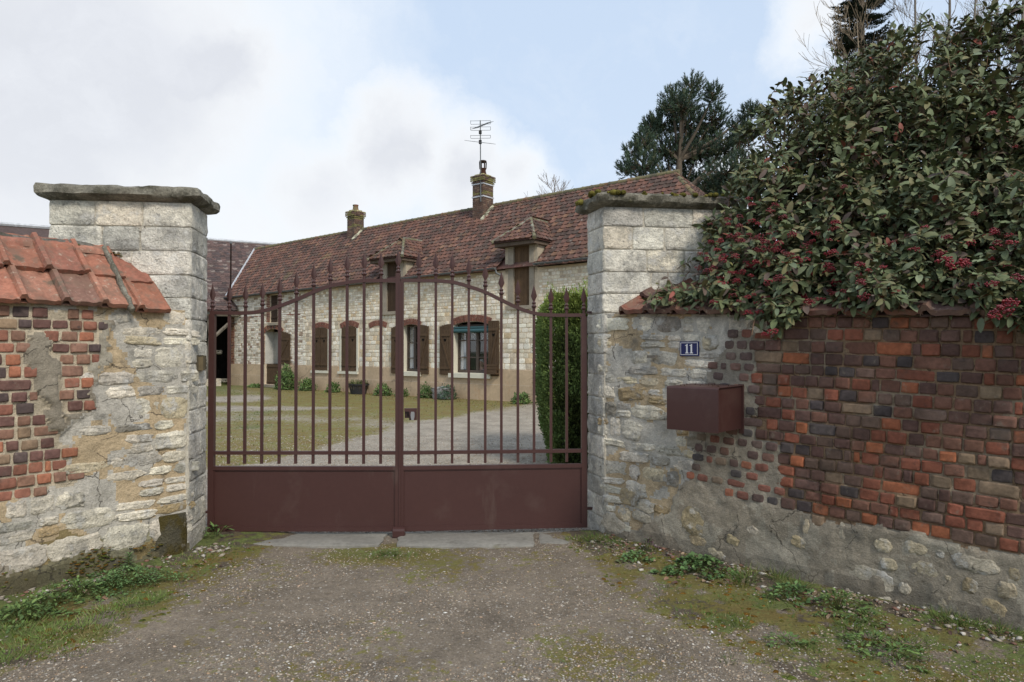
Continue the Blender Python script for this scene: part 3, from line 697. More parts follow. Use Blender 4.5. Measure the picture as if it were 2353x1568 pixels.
# ---- gate pillars
def pillar(name, corner, fr, side, wd, dep, ztop, label, z_low, captop, over, mossy):
    root = thing(name, (corner[0], corner[1], 0), label, 'gate pillar', 'stone pillars either side of the gate')
    c0 = fr.p(0, 0); c1 = side.p(dep, 0); c3 = fr.p(wd, 0); c2 = c3 + (c1 - c0)
    poly = [c0, c1, c2, c3]
    if (c1 - c0).cross(c2 - c1).z < 0: poly = poly[::-1]
    mb = MB(); lofted([ring_poly([(p.x, p.y) for p in poly], z, .1, .012, 2, 0, 0) for z in np.arange(-.1, ztop + .05, .1)] , (.52, .48, .40), mb); mb.build('core', M['mortar'], root, True, 50)
    out = []; z = 0.0; k = 0
    hs = []
    while z < ztop - .09:
        h = random.uniform(.145, .19); hs.append((z, h)); z += h
    sc = ztop / z; 
    for (z, h) in hs:
        z *= sc; h *= sc; zc = z + h / 2
        # face towards the road
        if zc > z_low:
            s = -.012; first = True
            while s < wd - .02:
                bw = random.uniform(.24, .44)
                if wd - (s + bw) < .16: bw = wd - s + .01
                out.append((random.choice(ASH), fr.mat(s + bw / 2, zc, .002, bw - .013, h - .008, .011, random.uniform(-.006, .006), 0), jit(pick([(4, (.64, .62, .57)), (3, (.54, .53, .50)), (2, (.66, .61, .53)), (1, (.46, .455, .43))]), .10), 1.0)); s += bw
        s = 0.0
        spl = random.choice(([dep], [dep * .45, dep * .55], [dep * .6, dep * .4])) if dep > .3 else [dep]
        for bw in spl:
            out.append((random.choice(ASH), side.mat(s + bw / 2, zc, .002, bw - .010, h - .008, .011, random.uniform(-.006, .006), 0), jit(pick([(4, (.62, .60, .55)), (3, (.52, .51, .48)), (1, (.44, .43, .40))]), .08), 1.0)); s += bw
        k += 1
    pieces_out('block', out, root, M['lime'])
    a, b_, c_, d_ = [Vector((p.x, p.y)) for p in poly]; cen = (a + b_ + c_ + d_) / 4
    def off(e):
        R = []
        m = len(poly)
        for i in range(m):
            p = Vector((poly[i].x, poly[i].y)); pp = Vector((poly[i - 1].x, poly[i - 1].y)); pn = Vector((poly[(i + 1) % m].x, poly[(i + 1) % m].y))
            u = (p - pp).normalized(); v = (p - pn).normalized(); R.append(tuple(p + (u + v) * e))
        return R
    tk = captop - ztop
    mb = MB(); lofted([ring_poly(off(.015), ztop, 26, .01, 5), ring_poly(off(over * .75), ztop + tk * .18, 26, .02, 5, .006), ring_poly(off(over), ztop + tk * .35, 26, .03, 6, .008),
                       ring_poly(off(over), ztop + tk * .8, 26, .035, 7, .008), ring_poly(off(over * .8), ztop + tk, 26, .04, 8, .012), ring_poly(off(-.05), ztop + tk * 1.12, 26, .03, 9, .02)], (.22, .205, .165), mb)
    mb.build('cap', M['cap'], root, True, 45)
    if mossy:
        mb = MB()
        ring = off(over * .95); ring = [Vector((p[0], p[1], captop)) for p in ring]
        for _ in range(150):
            i = random.randrange(len(ring)); p = ring[i].lerp(ring[(i + 1) % len(ring)], random.random())
            if fbm(p.x * 5, p.y * 5, 3) < .02: continue
            r = random.uniform(.012, .035); mb.lathe([(r * .6, -r * .7), (r, -r * .1), (r * .8, r * .35), (r * .3, r * .6)], p + Vector((random.uniform(-.02, .02), random.uniform(-.02, .02), random.uniform(-.015, .01))), 6, jit((1, 1, 1), .3))
        mb.build('moss', M['moss'], root, True, kind='stuff')
    return root
a6 = math.radians(6.5); CL = (-2.388, 5.055)
PLF = Frame(CL, (-math.cos(a6), -math.sin(a6)), flip=True); PLS = Frame(CL, (-.17, .985))
wl_ = PLF.hit(116, 458)[0]
PIL_L = pillar('gate_pillar', CL, PLF, PLS, wl_, .44, 2.60, 'pale dressed stone gate pillar with weathered slab cap, joining the red tiled wall', 1.4, 2.70, .085, False)
a7 = math.radians(7.7); CR = (.742, 5.487)
PRF = Frame(CR, (math.cos(a7), math.sin(a7))); PRS = Frame(CR, (-.28, .96), flip=True)
wr_ = PRF.hit(1659, 478)[0]
PIL_R = pillar('gate_pillar', CR, PRF, PRS, wr_, .33, 2.665, 'grey stone gate pillar with mossy cap, beside the berry shrub', 1.4, 2.765, .085, True)

# small things fixed to or lying against the walls
q = PLS.p(.20, 0, .0); z = H - (835 - 807) / F * q.y
BX = thing('wall_box', PLS.p(.22, z, .03), 'small cracked beige box fixed to the side of the left pillar', 'box')
mb = MB(); fr2 = lambda x, y, zz: PLS.p(.22 + x, z + zz, .012 + y)
mb.box((-.07, 0, -.055), (-.005, .045, .05), fr2, (.42, .38, .28)); mb.box((0, 0, -.05), (.07, .032, .058), fr2, (.30, .28, .20)); mb.build('cover', M['jamb'], BX)
mb = MB(); mb.box((-.075, -.004, -.06), (.075, .011, .062), fr2, (.25, .24, .2)); mb.build('back_plate', M['jamb'], BX)

rc = ground(384, 1284); 
mb = MB(); R_ = []
for (z, a, b_) in ((-.05, .125, .12), (.03, .13, .12), (.12, .125, .115), (.20, .12, .105), (.27, .115, .10), (.315, .105, .09)):
    R_.append([Vector((rc[0] + .01 + LW.d.x * math.cos(t) * a * (1 + .12 * fbm(math.cos(t) * 2, math.sin(t) * 2, z * 5)) + LW.n.x * math.sin(t) * b_ * .6, rc[1] + .03 + LW.d.y * math.cos(t) * a + LW.n.y * math.sin(t) * b_ * .6, z)) for t in np.linspace(0, 2 * math.pi, 17)[:-1]])
lofted(R_, (1, 1, 1), mb); gs = mb.build('guard_stone', material('mossy_stone', base=(.10, .09, .06), var=((8, .3), (40, .3)), stains=(((.085, .065, .015), 7, .44, .9), ((.40, .36, .29), 9, .62, .7)), bump=((20, 1, .03), (70, 1, .02))), None, True, 60)
tag(gs, 'brown moss covered stone set at the foot of the left pillar', 'stone')

# ================================================================== FARMHOUSE
h0 = ground(530, 885); h1 = ground(1215, 925)
HF = Frame(h0, (h1[0] - h0[0], h1[1] - h0[1]))
HOUSE = thing('farmhouse', HF.p(9, 0), 'long low limestone farmhouse with brown tiled roof and brown shutters behind the gate', 'house')
def ze(s): return 3.90 + .0085 * s
def zrg(s): return 6.58 + .0085 * s
def roofp(s, o, lift=0.0):
    z = ze(s) + (zrg(s) - ze(s)) * (o + .15) / 2.85; return HF.p(s, z + lift, -o)
SEND = 22.6
def hs(px, py, t=0.0): return HF.hit(px, py, t)
OPEN = [(2.69, 3.85, 0.12, 2.42), (3.07, 3.61, 2.68, 3.80), (11.10, 11.90, .80, 2.42), (13.47, 14.97, .80, 2.42), (10.30, 10.98, 2.87, 3.93), (15.93, 16.52, 2.84, 3.93)]
# wall shell with real openings
sb = sorted(set([0, SEND] + [o[0] for o in OPEN] + [o[1] for o in OPEN])); zb = sorted(set([-.1, 3.93] + [o[2] for o in OPEN] + [o[3] for o in OPEN]))
def solid(i, j):
    if i < 0 or j < 0 or i >= len(sb) - 1 or j >= len(zb) - 1: return False
    s = (sb[i] + sb[i + 1]) / 2; z = (zb[j] + zb[j + 1]) / 2
    return not any(o[0] < s < o[1] and o[2] < z < o[3] for o in OPEN)
mb = MB(); TK = .42
for i in range(len(sb) - 1):
    for j in range(len(zb) - 1):
        if not solid(i, j): continue
        a, b, c, d = sb[i], sb[i + 1], zb[j], zb[j + 1]
        mb.add([HF.p(a, c), HF.p(b, c), HF.p(b, d), HF.p(a, d)], [(0, 1, 2, 3)]); mb.add([HF.p(a, c, -TK), HF.p(b, c, -TK), HF.p(b, d, -TK), HF.p(a, d, -TK)], [(3, 2, 1, 0)])
        for (di, dj, P_) in ((-1, 0, [(a, c), (a, d)]), (1, 0, [(b, d), (b, c)]), (0, -1, [(b, c), (a, c)]), (0, 1, [(a, d), (b, d)])):
            if not solid(i + di, j + dj):
                (s_, z_), (s2_, z2_) = P_; mb.add([HF.p(s_, z_), HF.p(s2_, z2_), HF.p(s2_, z2_, -TK), HF.p(s_, z_, -TK)], [(0, 1, 2, 3)])
for i in range(len(mb.c)): mb.c[i] = (.60, .50, .37)
mb.build('wall', M['mortar_house'], HOUSE)
mb = MB()                                                       # gable ends, back wall, floor, partitions
for s in (0.0, SEND): mb.add([HF.p(s, -.1, 0), HF.p(s, -.1, -5.7), HF.p(s, 3.9, -5.7), HF.p(s, 6.3 if s == 0 else 3.9, -2.75), HF.p(s, 3.9, 0)], [(0, 1, 2, 3, 4)], (.40, .34, .26))
mb.add([HF.p(0, -.1, -5.7), HF.p(SEND, -.1, -5.7), HF.p(SEND, 3.9, -5.7), HF.p(0, 3.9, -5.7)], [(0, 1, 2, 3)], (.4, .34, .26)); mb.build('gable_wall', M['mortar_house'], HOUSE)
mb = MB(); mb.box((.05, -5.6, .0), (SEND - .05, -TK - .01, .06), lambda x, y, z: HF.p(x, z, y)); mb.box((.05, -5.6, 2.62), (SEND - .05, -TK - .01, 2.7), lambda x, y, z: HF.p(x, z, y))
for s in (5, 10.3, 12.9, 16.5): mb.box((s, -5.6, .06), (s + .1, -TK - .01, 2.62), lambda x, y, z: HF.p(x, z, y))
mb.box((.05, -3.4, .06), (SEND - .05, -3.3, 2.62), lambda x, y, z: HF.p(x, z, y)); mb.build('interior', M['room'], HOUSE)
# plinth
def hbox(mb, s0, s1, z0, z1, t0, t1, col=(1, 1, 1)): return mb.box((s0, t0, z0), (s1, t1, z1), lambda x, y, z: HF.p(x, z, y), col)
mb = MB(); PC = (.47, .355, .235)
for (a, b) in ((-.02, 2.60), (3.95, SEND)): hbox(mb, a, b, -.1, .475, -.02, .060, PC); hbox(mb, a, b, .475, .487, -.02, .052, (.50, .43, .33))
cuts = [(-.02, 2.60), (3.95, 5.99), (7.11, 7.65), (8.83, 10.97), (12.06, 13.35), (15.11, SEND)]
for (a, b) in cuts: hbox(mb, a, b, .487, .925, -.02, .045, tuple(x * 1.05 for x in PC))
for (a, b) in ((5.99, 7.11), (7.65, 8.83), (10.97, 12.06), (13.35, 15.11)): hbox(mb, a, b, .487, .655, -.02, .045, tuple(x * 1.05 for x in PC))
mb.build('plinth', M['plinth'], HOUSE)
# stonework
def blocked(s, z, m=.04):
    for (a, b, c, d) in [(2.45, 4.02, 0, 2.66), (2.9, 3.75, 2.45, 3.95), (5.98, 7.10, .6, 2.60), (7.68, 8.78, .6, 2.60), (9.36, 10.28, 2.28, 2.60), (11.02, 12.0, .6, 2.60), (13.38, 15.08, .6, 2.62), (10.05, 11.12, 2.85, 5), (15.62, 16.84, 2.72, 5)]:
        if a - m < s < b + m and c < z < d: return True
    return z > 3.86 or z < .95
PAL_H = [(34, (.72, .65, .52)), (26, (.78, .73, .62)), (12, (.62, .54, .41)), (5, (.62, .49, .32)), (4, (.50, .43, .33))]
PAL_H2 = [(30, (.66, .61, .52)), (22, (.76, .71, .62)), (10, (.45, .39, .31)), (6, (.34, .25, .19))]
hp = []
z = .94
while z < 3.85:                                                # thin rubble of the left part
    h = random.uniform(.07, .11); s = .32 + random.uniform(-.05, 0)
    while s < 5.35:
        wd = random.uniform(.10, .30)
        if not blocked(s + wd / 2, z + h / 2, wd / 2): hp.append((random.choice(SH), HF.mat(s + wd / 2, z + h / 2, 0, wd - .02, h - .016, random.uniform(.008, .022), random.uniform(-.06, .06)), jit(pick(PAL_H2), .14), 1.0))
        s += wd
    z += h
z = .94
while z < 3.85:                                                # squared blocks of the dwelling
    h = random.uniform(.11, .19) if z < 2.7 else random.uniform(.07, .12); s = 5.35
    while s < 19.4:
        wd = random.uniform(.14, .31) if z < 2.7 else random.uniform(.09, .22)
        if not blocked(s + wd / 2, z + h / 2, wd / 2 - .03): hp.append((random.choice(SH), HF.mat(s + wd / 2, z + h / 2, 0, wd - .022, h - .018, random.uniform(.008, .02), random.uniform(-.03, .03)), jit(pick(PAL_H), .14), 1.0))
        s += wd
    z += h
for (a, b, c, d) in ((9.45, 10.2, .95, 2.3),): pass
pieces_out('stone', hp, HOUSE, M['lime_house'])
HB = [pad_mesh('house_brick', M['brick'], 2, 2, rnd=.05, amp=.1, dome=.2, seed=i + 140, edge=.02) for i in range(5)]
PAL_B = [(4, (.24, .10, .065)), (3, (.18, .08, .06)), (2, (.27, .15, .09)), (1, (.11, .07, .06))]
hb = []
for (a, b, c, d) in ((.0, .30, .94, 3.0), (2.80, 3.06, 2.70, 3.85), (3.63, 3.86, 2.70, 3.85), (2.46, 2.68, .95, 2.1), (3.87, 4.04, .95, 1.9), (.7, 2.5, 2.92, 2.97), (4.05, 5.2, 2.92, 2.97)):
    z = c
    while z < d:
        s = a
        while s < b - .02:
            wd = min(random.choice((.11, .21)), b - s); hb.append((random.choice(HB), HF.mat(s + wd / 2, z + .032, 0, wd - .012, .055, .014), jit(pick(PAL_B), .2), 1.0)); s += wd
        z += .07
def arch(s0, s1, zs, rise, th, pal, n, cut=True):
    wd = s1 - s0; R = (wd * wd / 4 + rise * rise) / (2 * rise); cs = (s0 + s1) / 2; cz = zs + rise - R; A = math.asin(wd / 2 / R)
    for k in range(n):
        for (ra, rb) in (((0, 1),) if k % 2 else ((0, .52), (.52, 1))):
            a = -A + 2 * A * (k + .5) / n; r = R + th * (ra + rb) / 2
            bw = 2 * A * R / n
            hb.append((random.choice(HB), HF.mat(cs + r * math.sin(a), cz + r * math.cos(a), .006, bw - .012, th * (rb - ra) - .01, .018, a), jit(pick(pal), .15), 1.4))
    return lambda s: cz + math.sqrt(max(R * R - (s - cs) ** 2, 0))
PAL_A = [(4, (.21, .09, .065)), (3, (.17, .075, .055)), (1, (.26, .13, .09))]
def filler(mb, s0, s1, fz, ztop, col, t0=-.02, t1=.004):
    n = 12; F_ = [HF.p(lerp(s0, s1, i / n), fz(lerp(s0, s1, i / n)), t1) for i in range(n + 1)] + [HF.p(lerp(s0, s1, i / n), ztop(lerp(s0, s1, i / n)), t1) for i in range(n + 1)]
    mb.add(F_, [(i, i + 1, n + 2 + i, n + 1 + i) for i in range(n)], col)
fil = MB()
for (a, b, zs_, rs, th, pal, n) in ((2.62, 3.92, 2.20, .22, .22, PAL_B, 17), (6.02, 7.04, 2.30, .11, .20, PAL_A, 14), (7.76, 8.72, 2.32, .11, .20, PAL_A, 13), (9.39, 10.25, 2.30, .09, .20, PAL_A, 12), (11.06, 11.95, 2.30, .10, .20, PAL_A, 12), (13.42, 15.02, 2.30, .13, .22, PAL_A, 23)):
    fz = arch(a, b, zs_, rs, th, pal, n); filler(fil, a - .06, b + .06, fz, lambda s, f=fz, t=th: f(s) + t + .015, (.50, .40, .32))
# corners between the square openings and the arcs
for (a, b, zs_, rs, top) in ((2.69, 3.85, 2.20, .22, 2.43), (11.10, 11.90, 2.30, .10, 2.43), (13.47, 14.97, 2.30, .13, 2.44)):
    wd = b - a + .1; R = (wd * wd / 4 + rs * rs) / (2 * rs); cs = (a + b) / 2; cz = zs_ + rs - R
    filler(fil, a, b, lambda s: cz + math.sqrt(R * R - (s - cs) ** 2), lambda s: max(top, cz + math.sqrt(R * R - (s - cs) ** 2) + .01), (.42, .36, .27), t1=.003)
fil.build('arch_mortar', M['mortar_house'], HOUSE)
pieces_out('brick', hb, HOUSE, M['brick'])
# cream surrounds and sills
mb = MB()
for (a, b, z0, z1) in ((7.70, 7.80, .76, 2.33), (8.68, 8.78, .76, 2.33), (6.99, 7.07, .76, 2.33)): hbox(mb, a, b, z0, z1, -.01, .035)
mb.build('surround', M['cream'], HOUSE)
def sill(a, b, z0, z1, t, mat='cream'):
    mb = MB(); hbox(mb, a, b, z0, z1, -.02, t); mb.build('sill', M[mat], HOUSE)
sill(6.0, 7.1, .66, .75, .10); sill(7.66, 8.82, .66, .75, .10); sill(10.98, 12.05, .66, .795, .13); sill(13.36, 15.10, .66, .795, .13); sill(2.98, 3.72, 2.56, 2.66, .07, 'jamb')
# white painted reveals
mb = MB()
for (a, b, c, d) in (OPEN[2], OPEN[3]):
    hbox(mb, a - .001, a + .02, c, d, -.24, .014); hbox(mb, b - .02, b + .001, c, d, -.24, .002); hbox(mb, a + .02, b - .02, c - .03, c + .012, -.24, .006)
mb.build('reveal', M['cream'], HOUSE)
def heart(mb, s, z, r, t):
    P_ = [(0, -1.15), (.55, -.45), (1, .15), (.9, .65), (.5, .85), (.15, .6), (0, .3), (-.15, .6), (-.5, .85), (-.9, .65), (-1, .15), (-.55, -.45)]
    V = [HF.p(s + x * r, z + y * r, t) for x, y in P_] + [HF.p(s, z - .1 * r, t)]
    mb.add(V, [(i, (i + 1) % 12, 12) for i in range(12)])
def shutter(s0, s1, z0, z1a, z1b, t, hrt=True, brace=1, mat='wood', name='shutter', n=5, bat=(.18, .30)):
    """one leaf of planks; its top runs from z1a to z1b"""
    g = grp(name, HOUSE); w_ = (s1 - s0) / n
    for k in range(n):
        mb = MB(); a = s0 + k * w_ + .004; b = s0 + (k + 1) * w_ - .004; za = lerp(z1a, z1b, (k + .5) / n) + .03 * math.sin(math.pi * (k + .5) / n) * (1 if z1a != z1b else 0)
        hbox(mb, a, b, z0, za, t, t + .028 + random.uniform(-.002, .002), jit((1, 1, 1), .1)); mb.build('plank', M[mat], g)
    for zz in (z0 + bat[0], min(z1a, z1b) - bat[1]):
        mb = MB(); hbox(mb, s0 + .03, s1 - .03, zz, zz + .08, t + .032, t + .052, (1.1, 1.1, 1.1)); mb.build('batten', M[mat], g)
    if brace:
        a, b = (s0 + .07, s1 - .07) if brace > 0 else (s1 - .07, s0 + .07); c, d = z0 + bat[0] + .08, min(z1a, z1b) - bat[1]
        mb = MB(); V = []
        for t_ in (t + .033, t + .050): V += [HF.p(a - .03, c, t_), HF.p(a + .03, c, t_), HF.p(b + .03, d, t_), HF.p(b - .03, d, t_)]
        mb.add(V, [(0, 3, 2, 1), (4, 5, 6, 7), (0, 1, 5, 4), (1, 2, 6, 5), (2, 3, 7, 6), (3, 0, 4, 7)]); mb.build('brace', M[mat], g)
    if hrt:
        mb = MB(); heart(mb, (s0 + s1) / 2, min(z1a, z1b) - bat[1] - .13, .055, t + .034); mb.build('heart_dark_patch', M['hole_paint'], g)  # black shape on the planks paints the dark of an uncut heart opening
    return g
shutter(6.08, 6.52, .77, 2.31, 2.40, .005, True, 0, n=4); shutter(6.54, 6.98, .77, 2.40, 2.31, .005, True, 0, n=4)
shutter(7.82, 8.24, .77, 2.33, 2.42, .005, False, 0, n=4); shutter(8.26, 8.67, .77, 2.42, 2.33, .005, True, 0, n=4)
shutter(10.60, 11.06, .74, 2.28, 2.36, .06, True, 1); shutter(11.94, 12.42, .74, 2.36, 2.30, .06, True, 1)
shutter(12.93, 13.44, .74, 2.28, 2.36, .06, True, -1); shutter(15.0, 15.42, .74, 2.42, 2.42, .06, True, 1)
shutter(3.87, 4.60, .98, 2.30, 2.16, .06, False, 1, n=5, bat=(.14, .22), name='stable_door_top')
shutter(2.72, 3.80, .12, .96, .96, -.10, False, 0, n=7, bat=(.08, .12), name='stable_door')
shutter(3.09, 3.59, 2.68, 3.80, 3.80, -.06, False, 0, mat='loft', n=3, name='loft_door')
mb = MB(); hbox(mb, 2.69, 3.22, .97, 2.30, -TK, -TK + .03, (.27, .26, .23)); hbox(mb, 2.69, 2.705, .97, 2.3, -TK, -.01, (.5, .49, .45)); mb.build('whitewashed_reveal', M['mortar_house'], HOUSE)
mb = MB(); hbox(mb, 2.6, 3.9, 0, .11, -.3, .06); mb.build('door_step', M['jamb'], HOUSE)
# windows
def window(s0, s1, z0, z1, lights, rows, curtains):
    g = grp('window', HOUSE); t = -.24
    mb = MB()
    hbox(mb, s0, s0 + .05, z0, z1, t, t + .06); hbox(mb, s1 - .05, s1, z0, z1, t, t + .06); hbox(mb, s0 + .05, s1 - .05, z0, z0 + .09, t, t + .08); hbox(mb, s0 + .05, s1 - .05, z1 - .06, z1, t, t + .06)
    mb.build('frame', M['frame'], g)
    xs = [s0 + .05] + [lerp(s0 + .05, s1 - .05, k) for k in lights] + [s1 - .05]
    for x in xs[1:-1]: mb = MB(); hbox(mb, x - .05, x + .05, z0 + .09, z1 - .06, t + .002, t + .065); mb.build('mullion', M['frame'], g)
    for i in range(len(xs) - 1):
        a = xs[i] + (.05 if i else .0); b = xs[i + 1] - (.05 if i < len(xs) - 2 else .0)
        for r in rows:
            mb = MB(); hbox(mb, a, b, r - .017, r + .017, t + .004, t + .045); mb.build('glazing_bar', M['frame'], g)
        zz = [z0 + .09] + list(rows) + [z1 - .06]
        for j in range(len(zz) - 1):
            mb = MB(); hbox(mb, a + .002, b - .002, zz[j] + .018, zz[j + 1] - .018, t + .012, t + .018); mb.build('pane', M['glass'], g)
        c = curtains[i]
        def cloth(name, za, zb_, mat, fold):
            mb = MB(); n = 24; V = []
            for k in range(n + 1):
                s = lerp(a, b, k / n); V += [HF.p(s, za, t - .035 + fold * math.sin(k * 1.9)), HF.p(s, zb_, t - .035 + fold * math.sin(k * 1.9))]
            mb.add(V, [(2 * k, 2 * k + 2, 2 * k + 3, 2 * k + 1) for k in range(n)]); mb.build(name, M[mat], g)
        if c & 1: cloth('lace_valance', rows[-1] + .02, z1 - .06, 'lacefig', .004)
        if c & 2: cloth('curtain', z0 + .1, rows[-1] - .02, 'lace', .018)
window(11.12, 11.88, .81, 2.38, (.5,), (1.26, 1.78), (3, 3))
window(13.49, 14.95, .81, 2.34, (.27, .58), (1.30, 1.84), (3, 1, 1))
# teal awning case above the wide window
AW = MB(); AW.tube([HF.p(13.40, 2.14, -.02), HF.p(14.98, 2.14, -.02)], .065, 12); hbox(AW, 13.40, 14.98, 2.22, 2.27, -.10, .02); hbox(AW, 13.44, 14.96, 2.18, 2.22, -.1, -.03)
AW.build('awning', M['teal'], HOUSE, True, 40)
# little flower box hung on the last shutter
FB = thing('window_box', HF.p(15.2, .86, .2), 'empty brown wooden flower box at the foot of the last open shutter', 'flower box')
for (a, b) in ((.84, .93), (.95, 1.02), (1.04, 1.10)):
    mb = MB(); hbox(mb, 15.02, 15.42, a, b, .19, .215); mb.build('slat', M['wood'], FB)
mb = MB(); hbox(mb, 15.02, 15.42, .80, .835, .09, .25); mb.build('base', M['wood'], FB)
# ------------------------------------------------------------------ roof
ROOF = grp('roof', HOUSE)
mb = MB()
HIPS = 19.85
e0, r0, r1, e1 = roofp(-.05, -.15, -.07), roofp(-2.55, 2.7, -.07), roofp(HIPS, 2.7, -.07), roofp(SEND + .15, -.15, -.07)
b0, b1 = HF.p(-.05, 3.8, -5.85), HF.p(SEND + .15, 3.85, -5.85)
mb.add([e0, e1, r1, r0], [(0, 1, 2, 3)]); mb.add([r0, r1, b1, b0], [(0, 1, 2, 3)]); mb.add([e1, b1, r1], [(0, 1, 2)]); mb.add([e0, r0, b0], [(0, 1, 2)])
mb.add([e0, e1, b1, b0], [(0, 3, 2, 1)])
for i in range(len(mb.c)): mb.c[i] = (.12, .06, .05)
mb.build('underlay', M['tile'], ROOF)
def rtile(seed):
    prof = [(-.105, .0), (-.085, .020), (-.055, .022), (-.03, .004), (.04, .0), (.105, .006)]; V, Fc = [], []
    n = len(prof)
    for y in (0, .13, .26):
        for x, z in prof: V.append((x, y, z + .028 - y * .10 + .006 * mnoise.noise(Vector((x * 9, y * 9, seed)))))
    for j in range(2):
        for i in range(n - 1): Fc.append((j * n + i, j * n + i + 1, (j + 1) * n + i + 1, (j + 1) * n + i))
    for x, z in prof: V.append((x, 0.004, z * .4 - .006))
    for i in range(n - 1): Fc.append((i + 1, i, 3 * n + i, 3 * n + i + 1))
    return newmesh('roof_tile', V, Fc, None, M['tile'], False)
RT = [rtile(i) for i in range(5)]
def stile_(seed):
    mb = MB(); mb.add([(-.10, .04, .012), (0, -.03, .014), (.10, .04, .012), (.11, .2, .0), (-.11, .2, .0), (-.10, .04, 0), (0, -.03, 0), (.10, .04, 0)], [(0, 1, 2, 3, 4), (1, 0, 5, 6), (2, 1, 6, 7)]); return mb.mesh('slate', M['slate'])
SLT = [stile_(0)]
def tile_fill(corners, xdir, sx, sy, meshes, pal, skip=None, jz=.006, clipm=.0):
    """tiles over a planar polygon; xdir runs along the eave"""
    P0 = corners[0]; nn = (corners[1] - P0).cross(corners[2] - P0).normalized(); x = (xdir - nn * xdir.dot(nn)).normalized()
    if nn.z < 0: nn = -nn
    up = nn.cross(x).normalized()
    if up.z < 0: up = -up; x = -x
    poly = [((c - P0).dot(x), (c - P0).dot(up)) for c in corners]
    R = Matrix((x, up, nn)).transposed().to_4x4(); out = []
    umin, umax = min(p[0] for p in poly), max(p[0] for p in poly); vmin, vmax = min(p[1] for p in poly), max(p[1] for p in poly)
    v = vmin; r = 0
    while v < vmax - .02:
        u = umin + (sx * .5 if r % 2 else 0) * .35 + .02
        while u < umax:
            if inpoly(u, v + sy * .55, poly):
                q = P0 + x * u + up * v
                if not (skip and skip(q)):
                    out.append((random.choice(meshes), Matrix.Translation(q + nn * random.uniform(0, jz)) @ R @ Matrix.Rotation(random.uniform(-.03, .03), 4, 'Z') @ Matrix.Rotation(random.uniform(-.02, .02), 4, 'Y'), jit(pick(pal), .16), 1.0))
            u += sx
        v += sy; r += 1
    return out
PAL_RF = [(6, (.125, .070, .056)), (5, (.160, .082, .060)), (4, (.092, .062, .050)), (1, (.19, .108, .07))]
def so_(q):
    v = q - HF.o; return v.dot(HF.d), -v.dot(HF.n)
DORM = [(9.95, 11.25), (15.55, 16.80)]
def skip_main(q):
    s, o = so_(q)
    for (a, b) in DORM:
        if a - .05 < s < b + .08 and o < .75: return True
    return False
rt = tile_fill([roofp(-.05, -.22), roofp(SEND + .15, -.22), roofp(HIPS, 2.7), roofp(-2.55, 2.7)], HF.d, .205, .205, RT, PAL_RF, skip_main)
rt += tile_fill([e1 + Vector((0, 0, .07)), b1 + Vector((0, 0, .07)), r1 + Vector((0, 0, .07))], -HF.n, .205, .205, RT, PAL_RF)
pieces_out('roof_tile', rt, ROOF, M['tile'])
def ridge_row(p, q, parent, r=.085, step=.33, pal=((1, (.17, .14, .09)), (1, (.22, .13, .08)), (1, (.14, .13, .09)))):
    n = max(1, int((q - p).length / step)); out = []
    for i in range(n):
        a = p.lerp(q, i / n); b = p.lerp(q, (i + 1.06) / n); mb = MB(); mb.tube([a, a.lerp(b, .12), b], [r * 1.15, r, r * .92], 8, jit(pick(pal), .15)); mb.build('ridge_tile', M['ridge'], parent, True, 60)
ridge_row(roofp(-2.55, 2.7, .0), roofp(HIPS + .1, 2.7, .0), ROOF); ridge_row(roofp(SEND + .1, -.2, 0), roofp(HIPS, 2.7, -.05), ROOF)
mb = MB(); V = [roofp(HIPS + .12, 2.7, -.05), roofp(HIPS + .12, 2.35, -.02), roofp(HIPS + .12, 3.05, -.62)]; V[2] = V[0] * 2 - V[1]; V[2].z = V[1].z; mb.add(V + [v - HF.d * .04 for v in V], [(0, 1, 2), (3, 5, 4), (0, 3, 4, 1), (1, 4, 5, 2), (2, 5, 3, 0)]); mb.build('gablet', M['ridge'], ROOF)
mb = MB(); mb.tube([roofp(-.12, -.18, .06), roofp(-2.62, 2.7, .06)], .042, 5); mb.build('verge_flashing', M['lead'], ROOF)
# gutters
def gutter(a, b, parent, fr=HF, z_=None, o=-.26):
    mb = MB(); n = 8; V = []
    pts = [(a, (z_ or ze(a)) - .03), (b, (z_ or ze(b)) - .03)]
    for s, z in pts:
        for i in range(n + 1):
            an = math.pi + math.pi * i / n; V.append(fr.p(s, z + .065 * math.sin(an), -o + .065 * math.cos(an)))
    Fc = [(i, i + 1, n + 2 + i, n + 1 + i) for i in range(n)]
    for s, z in pts:
        k = len(V); V += [fr.p(s, z, -o)]; base = 0 if s == pts[0][0] else n + 1; Fc += [(base + i, base + i + 1, k) for i in range(n)]
    mb.add(V, Fc); mb.build('gutter', M['zinc'], parent, True, 40)
gutter(-.1, 9.9, HOUSE); gutter(11.3, 15.42, HOUSE); gutter(16.86, SEND, HOUSE)
mb = MB(); mb.tube([HF.p(15.36, 3.98, .2), HF.p(15.40, 3.85, .18), HF.p(15.5, 3.78, .09), HF.p(15.53, 3.5, .07)], .035, 8); mb.build('downpipe', M['zinc'], HOUSE, True)
